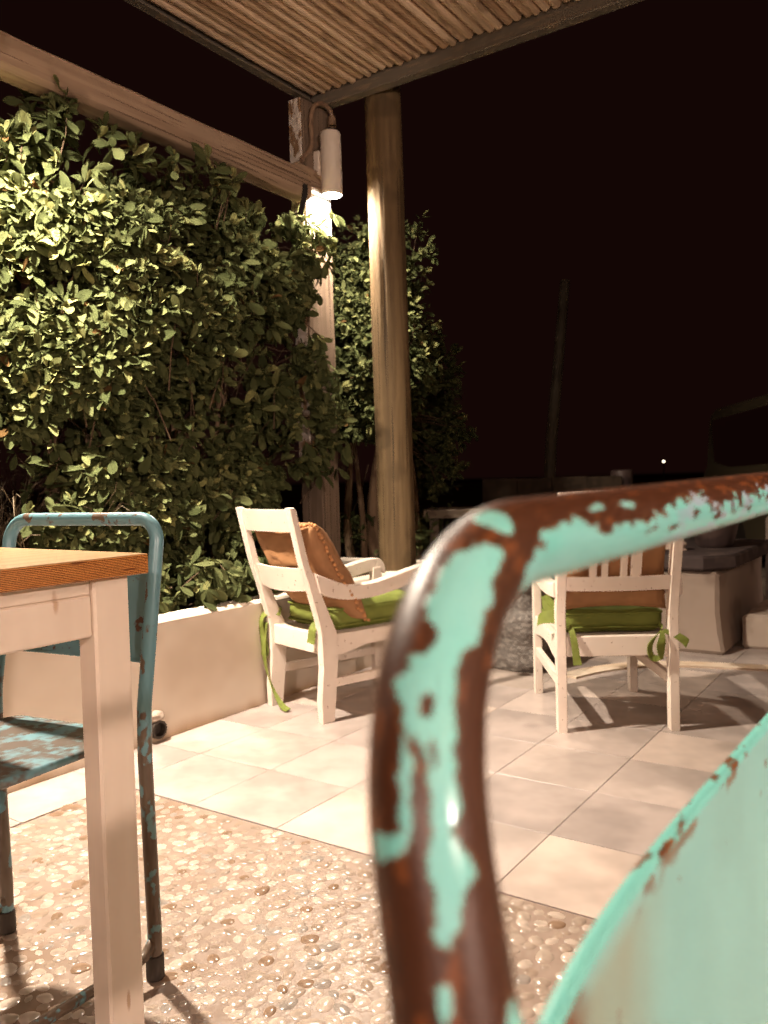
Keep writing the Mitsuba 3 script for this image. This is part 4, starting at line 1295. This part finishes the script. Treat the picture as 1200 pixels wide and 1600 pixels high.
# ------------------------------------------------------------------ table
X1, Y1, TZ0, TZ1 = -1.083, .905, .809, .842
X0, Y0 = -1.80, -.10
add('wooden_table__tabletop', box(X0, X1, Y0, Y1, TZ0, TZ1, .0018), 'm_ply')
lw, ld = .046, .068
for q, (xx, yy) in enumerate(((X1 - .024, Y1 - .022), (X0 + .024 + lw, Y1 - .022), (X1 - .024, Y0 + .022 + ld), (X0 + .024 + lw, Y0 + .022 + ld))):
    add(num('wooden_table__leg', q), box(xx - lw, xx, yy - ld, yy, 0, TZ0 - .0005, .004), 'm_table_white')
lx, ly = X1 - .024, Y1 - .022
for q, (x0, x1) in enumerate(((lx - .028, lx - .006), (X0 + .03, X0 + .052))):
    add(num('wooden_table__side_apron', q), box(x0, x1, Y0 + .022 + ld + .001, ly - ld - .001, .716, .782, .003), 'm_table_white')
    add(num('wooden_table__side_cleat', q), box(x0 + .004, x1 - .003, Y0 + .022 + ld + .001, ly - ld - .001, .7825, TZ0 - .0008, .002), 'm_table_white')
for q, (y0, y1) in enumerate(((ly - .030, ly - .008), (Y0 + .03, Y0 + .052))):
    add(num('wooden_table__end_apron', q), box(X0 + .026 + lw, lx - lw - .001, y0, y1, .716, TZ0 - .0008, .003), 'm_table_white')
tag('wooden_table', 'table with a varnished plywood top and cream painted legs', 'table')

# ------------------------------------------------------------------ far corner: bench, cushion, pot, step, stones
bb = box(-1.95, -.965, 4.50, 5.75, 0, .43, .02).subdivide().subdivide()
v = np.asarray(bb.vertices).copy()
v[:, 0] += .035 * np.clip(.16 - v[:, 2], 0, 1) / .16 * (v[:, 0] > -1.0)
v[:, 1] -= .02 * np.clip(.12 - v[:, 2], 0, 1) / .12 * (v[:, 1] < 4.6)
add('masonry_bench', TM(v, bb.faces), 'm_plaster_dimmed', 40)
tag('masonry_bench', 'whitewashed built-in bench behind the right-hand armchair', 'bench')
cs = slab(np.array([(-1.93, 4.52), (-1.06, 4.46), (-.90, 4.62), (-.885, 5.70), (-1.9, 5.70)])[:, ::-1] * [1, 1], 0, 1, .1)
poly = np.array([(-1.93, 4.50), (-1.03, 4.46), (-.905, 4.62), (-.885, 5.70), (-1.9, 5.70)])
m = slab(poly, .438, .515, .012)
mv = np.asarray(m.vertices)
add('bench_cushion', TM(np.column_stack([mv[:, 1], mv[:, 2], mv[:, 0]]), m.faces), 'm_mauve', 30)
tag('bench_cushion', 'flat dark mauve cushion lying on the whitewashed bench', 'cushion')
add('clay_pot', at(lathe([(.001, 0), (.085, 0), (.105, .02), (.13, .14), (.145, .22), (.15, .24), (.138, .24), (.125, .15), (.001, .12)], 30), -1.10, 5.05, .5155), 'm_pot', 40)
tag('clay_pot', 'dark tapered pot standing on the mauve bench cushion', 'pot')
nm = trimesh.creation.icosphere(subdivisions=3)
nv = np.asarray(nm.vertices)
nv = nv * (1 + .7 * (meshkit.fbm(nv * 2.6, 3, 6) - .5))[:, None] * [.13, .10, .05]
nv[:, 2] = np.maximum(nv[:, 2], -.018)
add('crumpled_cloth', TM(nv + [-1.33, 4.78, .535], nm.faces), 'm_napkin', 40)
tag('crumpled_cloth', 'crumpled pale cloth lying on the bench cushion beside the pot', 'cloth')
add('white_low_wall', rough(box(-.955, .9, 5.78, 5.95, 0, .66, .02).subdivide().subdivide(), .008, [4, 4, 4]), 'm_plaster_dimmed', 40)
tag('white_low_wall', 'plain white low wall behind the end of the bench', 'wall')
sb = rough(box(-.90, .8, 4.72, 5.35, 0, .185, .02).subdivide().subdivide().subdivide(), .012, [7, 7, 7])
add('stone_step', sb, 'm_step', 40)
tag('stone_step', 'rough tan stone step at the right of the bench', 'step')
sm = round_box(.40, .22, .25, .07, 5)
sv = np.asarray(sm.vertices)
sv = sv + (meshkit.fbm(sv * 6, 4, 4)[:, None] - .5) * .16 * sv / np.linalg.norm(sv, axis=1, keepdims=True)
add('rough_stone_block', TM(sv + [-2.02, 3.86, .23], sm.faces), 'm_stone', 40)
tag('rough_stone_block', 'speckled grey rough stone block on the floor between the two armchairs', 'stone')

# far dim things ---------------------------------------------------
Ff = Frame([-2.87, 4.70, 0], [.9, .44, 0], [-.44, .9, 0])
add('plank_table__top', Ff(box(0, 1.2, 0, .5, .690, .748, .005)), 'm_grey_wood')
for q, (xx, yy) in enumerate(((.04, .03), (1.1, .03), (.04, .42), (1.1, .42))):
    add(num('plank_table__leg', q), Ff(box(xx, xx + .06, yy, yy + .06, -.1, .6895, .004)), 'm_grey_wood')
tag('plank_table', 'dim weathered grey plank table beyond the round post', 'table')
Fp = Frame([-3.0, 5.82, 0], [.83, .557, 0], [-.557, .83, 0])
for q in range(4):
    add(num('dark_bench__back_board', q), Fp(box(q * .275, q * .275 + .272, 0, .03, .40, .945 - .004 * (q % 2), .004)), 'm_dark_wood')
add('dark_bench__seat', Fp(box(0, 1.1, -.42, -.004, .38, .43, .005)), 'm_dark_wood')
for q, (xx, yy) in enumerate(((.03, -.38), (1.0, -.38), (.03, -.08), (1.0, -.08))):
    add(num('dark_bench__leg', q), Fp(box(xx, xx + .06, yy, yy + .06, -.1, .3795, .004)), 'm_dark_wood')
tag('dark_bench', 'high backed dark wooden bench barely lit beyond the armchairs', 'bench')
add('dark_jar', at(lathe([(.001, 0), (.07, 0), (.085, .03), (.09, .10), (.085, .14), (.07, .15), (.001, .15)], 24), -2.13, 6.55, .84), 'm_pot', 40)
add('low_pillar', box(-2.33, -1.90, 6.45, 6.75, -.1, .839, .02), 'm_step')
tag('dark_jar', 'small dim round jar standing on a low pillar near the dark bench', 'jar')
tag('low_pillar', 'low dim masonry pillar under the round jar', 'pillar')
add('leaning_mast', tube(np.array([[-3.20, 7.47, -.1], [-3.14, 7.56, 1.3], [-3.075, 7.65, 2.2], [-3.027, 7.704, 2.84]]), [.058, .055, .05, .046], 16), 'm_mast', True)
tag('leaning_mast', 'tall dim pole leaning in the dark behind the dark bench', 'pole')

# parked van: local axes: along its side towards the viewer, across to the right, up
vd = np.array([.545, -.838])
vr = np.array([.838, .545])
Fv = Frame([-2.13, 9.45, -.1], [*vr, 0], [*vd, 0])
body = [(-.28, .35), (-.26, .62), (-.20, .86), (-.12, 1.06), (-.03, 1.12), (.06, 1.60), (.12, 1.68), (.22, 1.72), (2.6, 1.78), (3.2, 1.70), (3.7, 1.15), (4.4, 1.02), (4.5, .5), (4.45, .35)]
add('parked_van__body', Fv(slab(body, 0, 1.7, .03)), 'm_van', 30)
win = Polygon([(.22, 1.16), (.16, 1.60), (1.9, 1.66), (1.9, 1.12), (.6, 1.10)]).buffer(-.06).buffer(.06, 6)
add('parked_van__window', Fv(slab(np.array(win.exterior.coords)[:-1], -.006, .02, .002)), 'm_van_glass', 30)
win = Polygon([(2.0, 1.12), (2.0, 1.66), (2.7, 1.68), (3.3, 1.18), (3.3, 1.12)]).buffer(-.05).buffer(.05, 6)
add('parked_van__window_001', Fv(slab(np.array(win.exterior.coords)[:-1], -.006, .02, .002)), 'm_van_glass', 30)
wl = lathe([(.001, -.1), (.20, -.1), (.30, -.09), (.33, -.05), (.33, .05), (.30, .09), (.001, .09)], 28)
wv = np.asarray(wl.vertices)
for q, (dd, ww) in enumerate(((.7, .09), (3.6, .09), (.7, 1.61), (3.6, 1.61))):
    add(num('parked_van__wheel', q), Fv(TM(np.column_stack([wv[:, 2] + ww, wv[:, 0] + dd, wv[:, 1] + .33]), wl.faces)), 'm_rubber', 40)
tag('parked_van', 'dim pale parked vehicle with a dark side window in the night beyond the terrace', 'vehicle')

dl = trimesh.creation.icosphere(subdivisions=2, radius=.10)
add('distant_lamp__globe', TM(np.asarray(dl.vertices) + [-16.8, 61.2, 1.83], dl.faces), 'm_lens', True,
    emitter={'type': 'area', 'radiance': {'type': 'rgb', 'value': [2.6, 2.2, 1.6]}, 'sampling_weight': .02})
add('distant_lamp__pole', tube(np.array([[-16.8, 61.2, -.1], [-16.8, 61.2, 1.0], [-16.8, 61.2, 1.70]]), .04, 8), 'm_black')
tag('distant_lamp', 'tiny lit lamp far away in the dark', 'lamp')

# repeats share a group; whatever has a category is a thing of its own
for grp, keys in {'white wooden armchairs on the tiles': ('armchair', 'armchair_001'), 'green seat cushions of the armchairs': ('seat_cushion', 'seat_cushion_001'),
                  'orange pillows on the armchairs': ('throw_pillow', 'throw_pillow_001'), 'painted metal chairs at the table': ('metal_chair', 'metal_chair_001'),
                  'cylinder wall lamps on the posts': ('wall_lamp', 'wall_lamp_001'), 'square timber posts under the beam': ('square_post', 'square_post_001'),
                  'globe lamps under the bamboo roof': ('pendant_lamp', 'pendant_lamp_001')}.items():
    for k in keys:
        labels[k]['group'] = grp
for v in labels.values():
    if 'category' in v and 'kind' not in v:
        v['kind'] = 'thing'
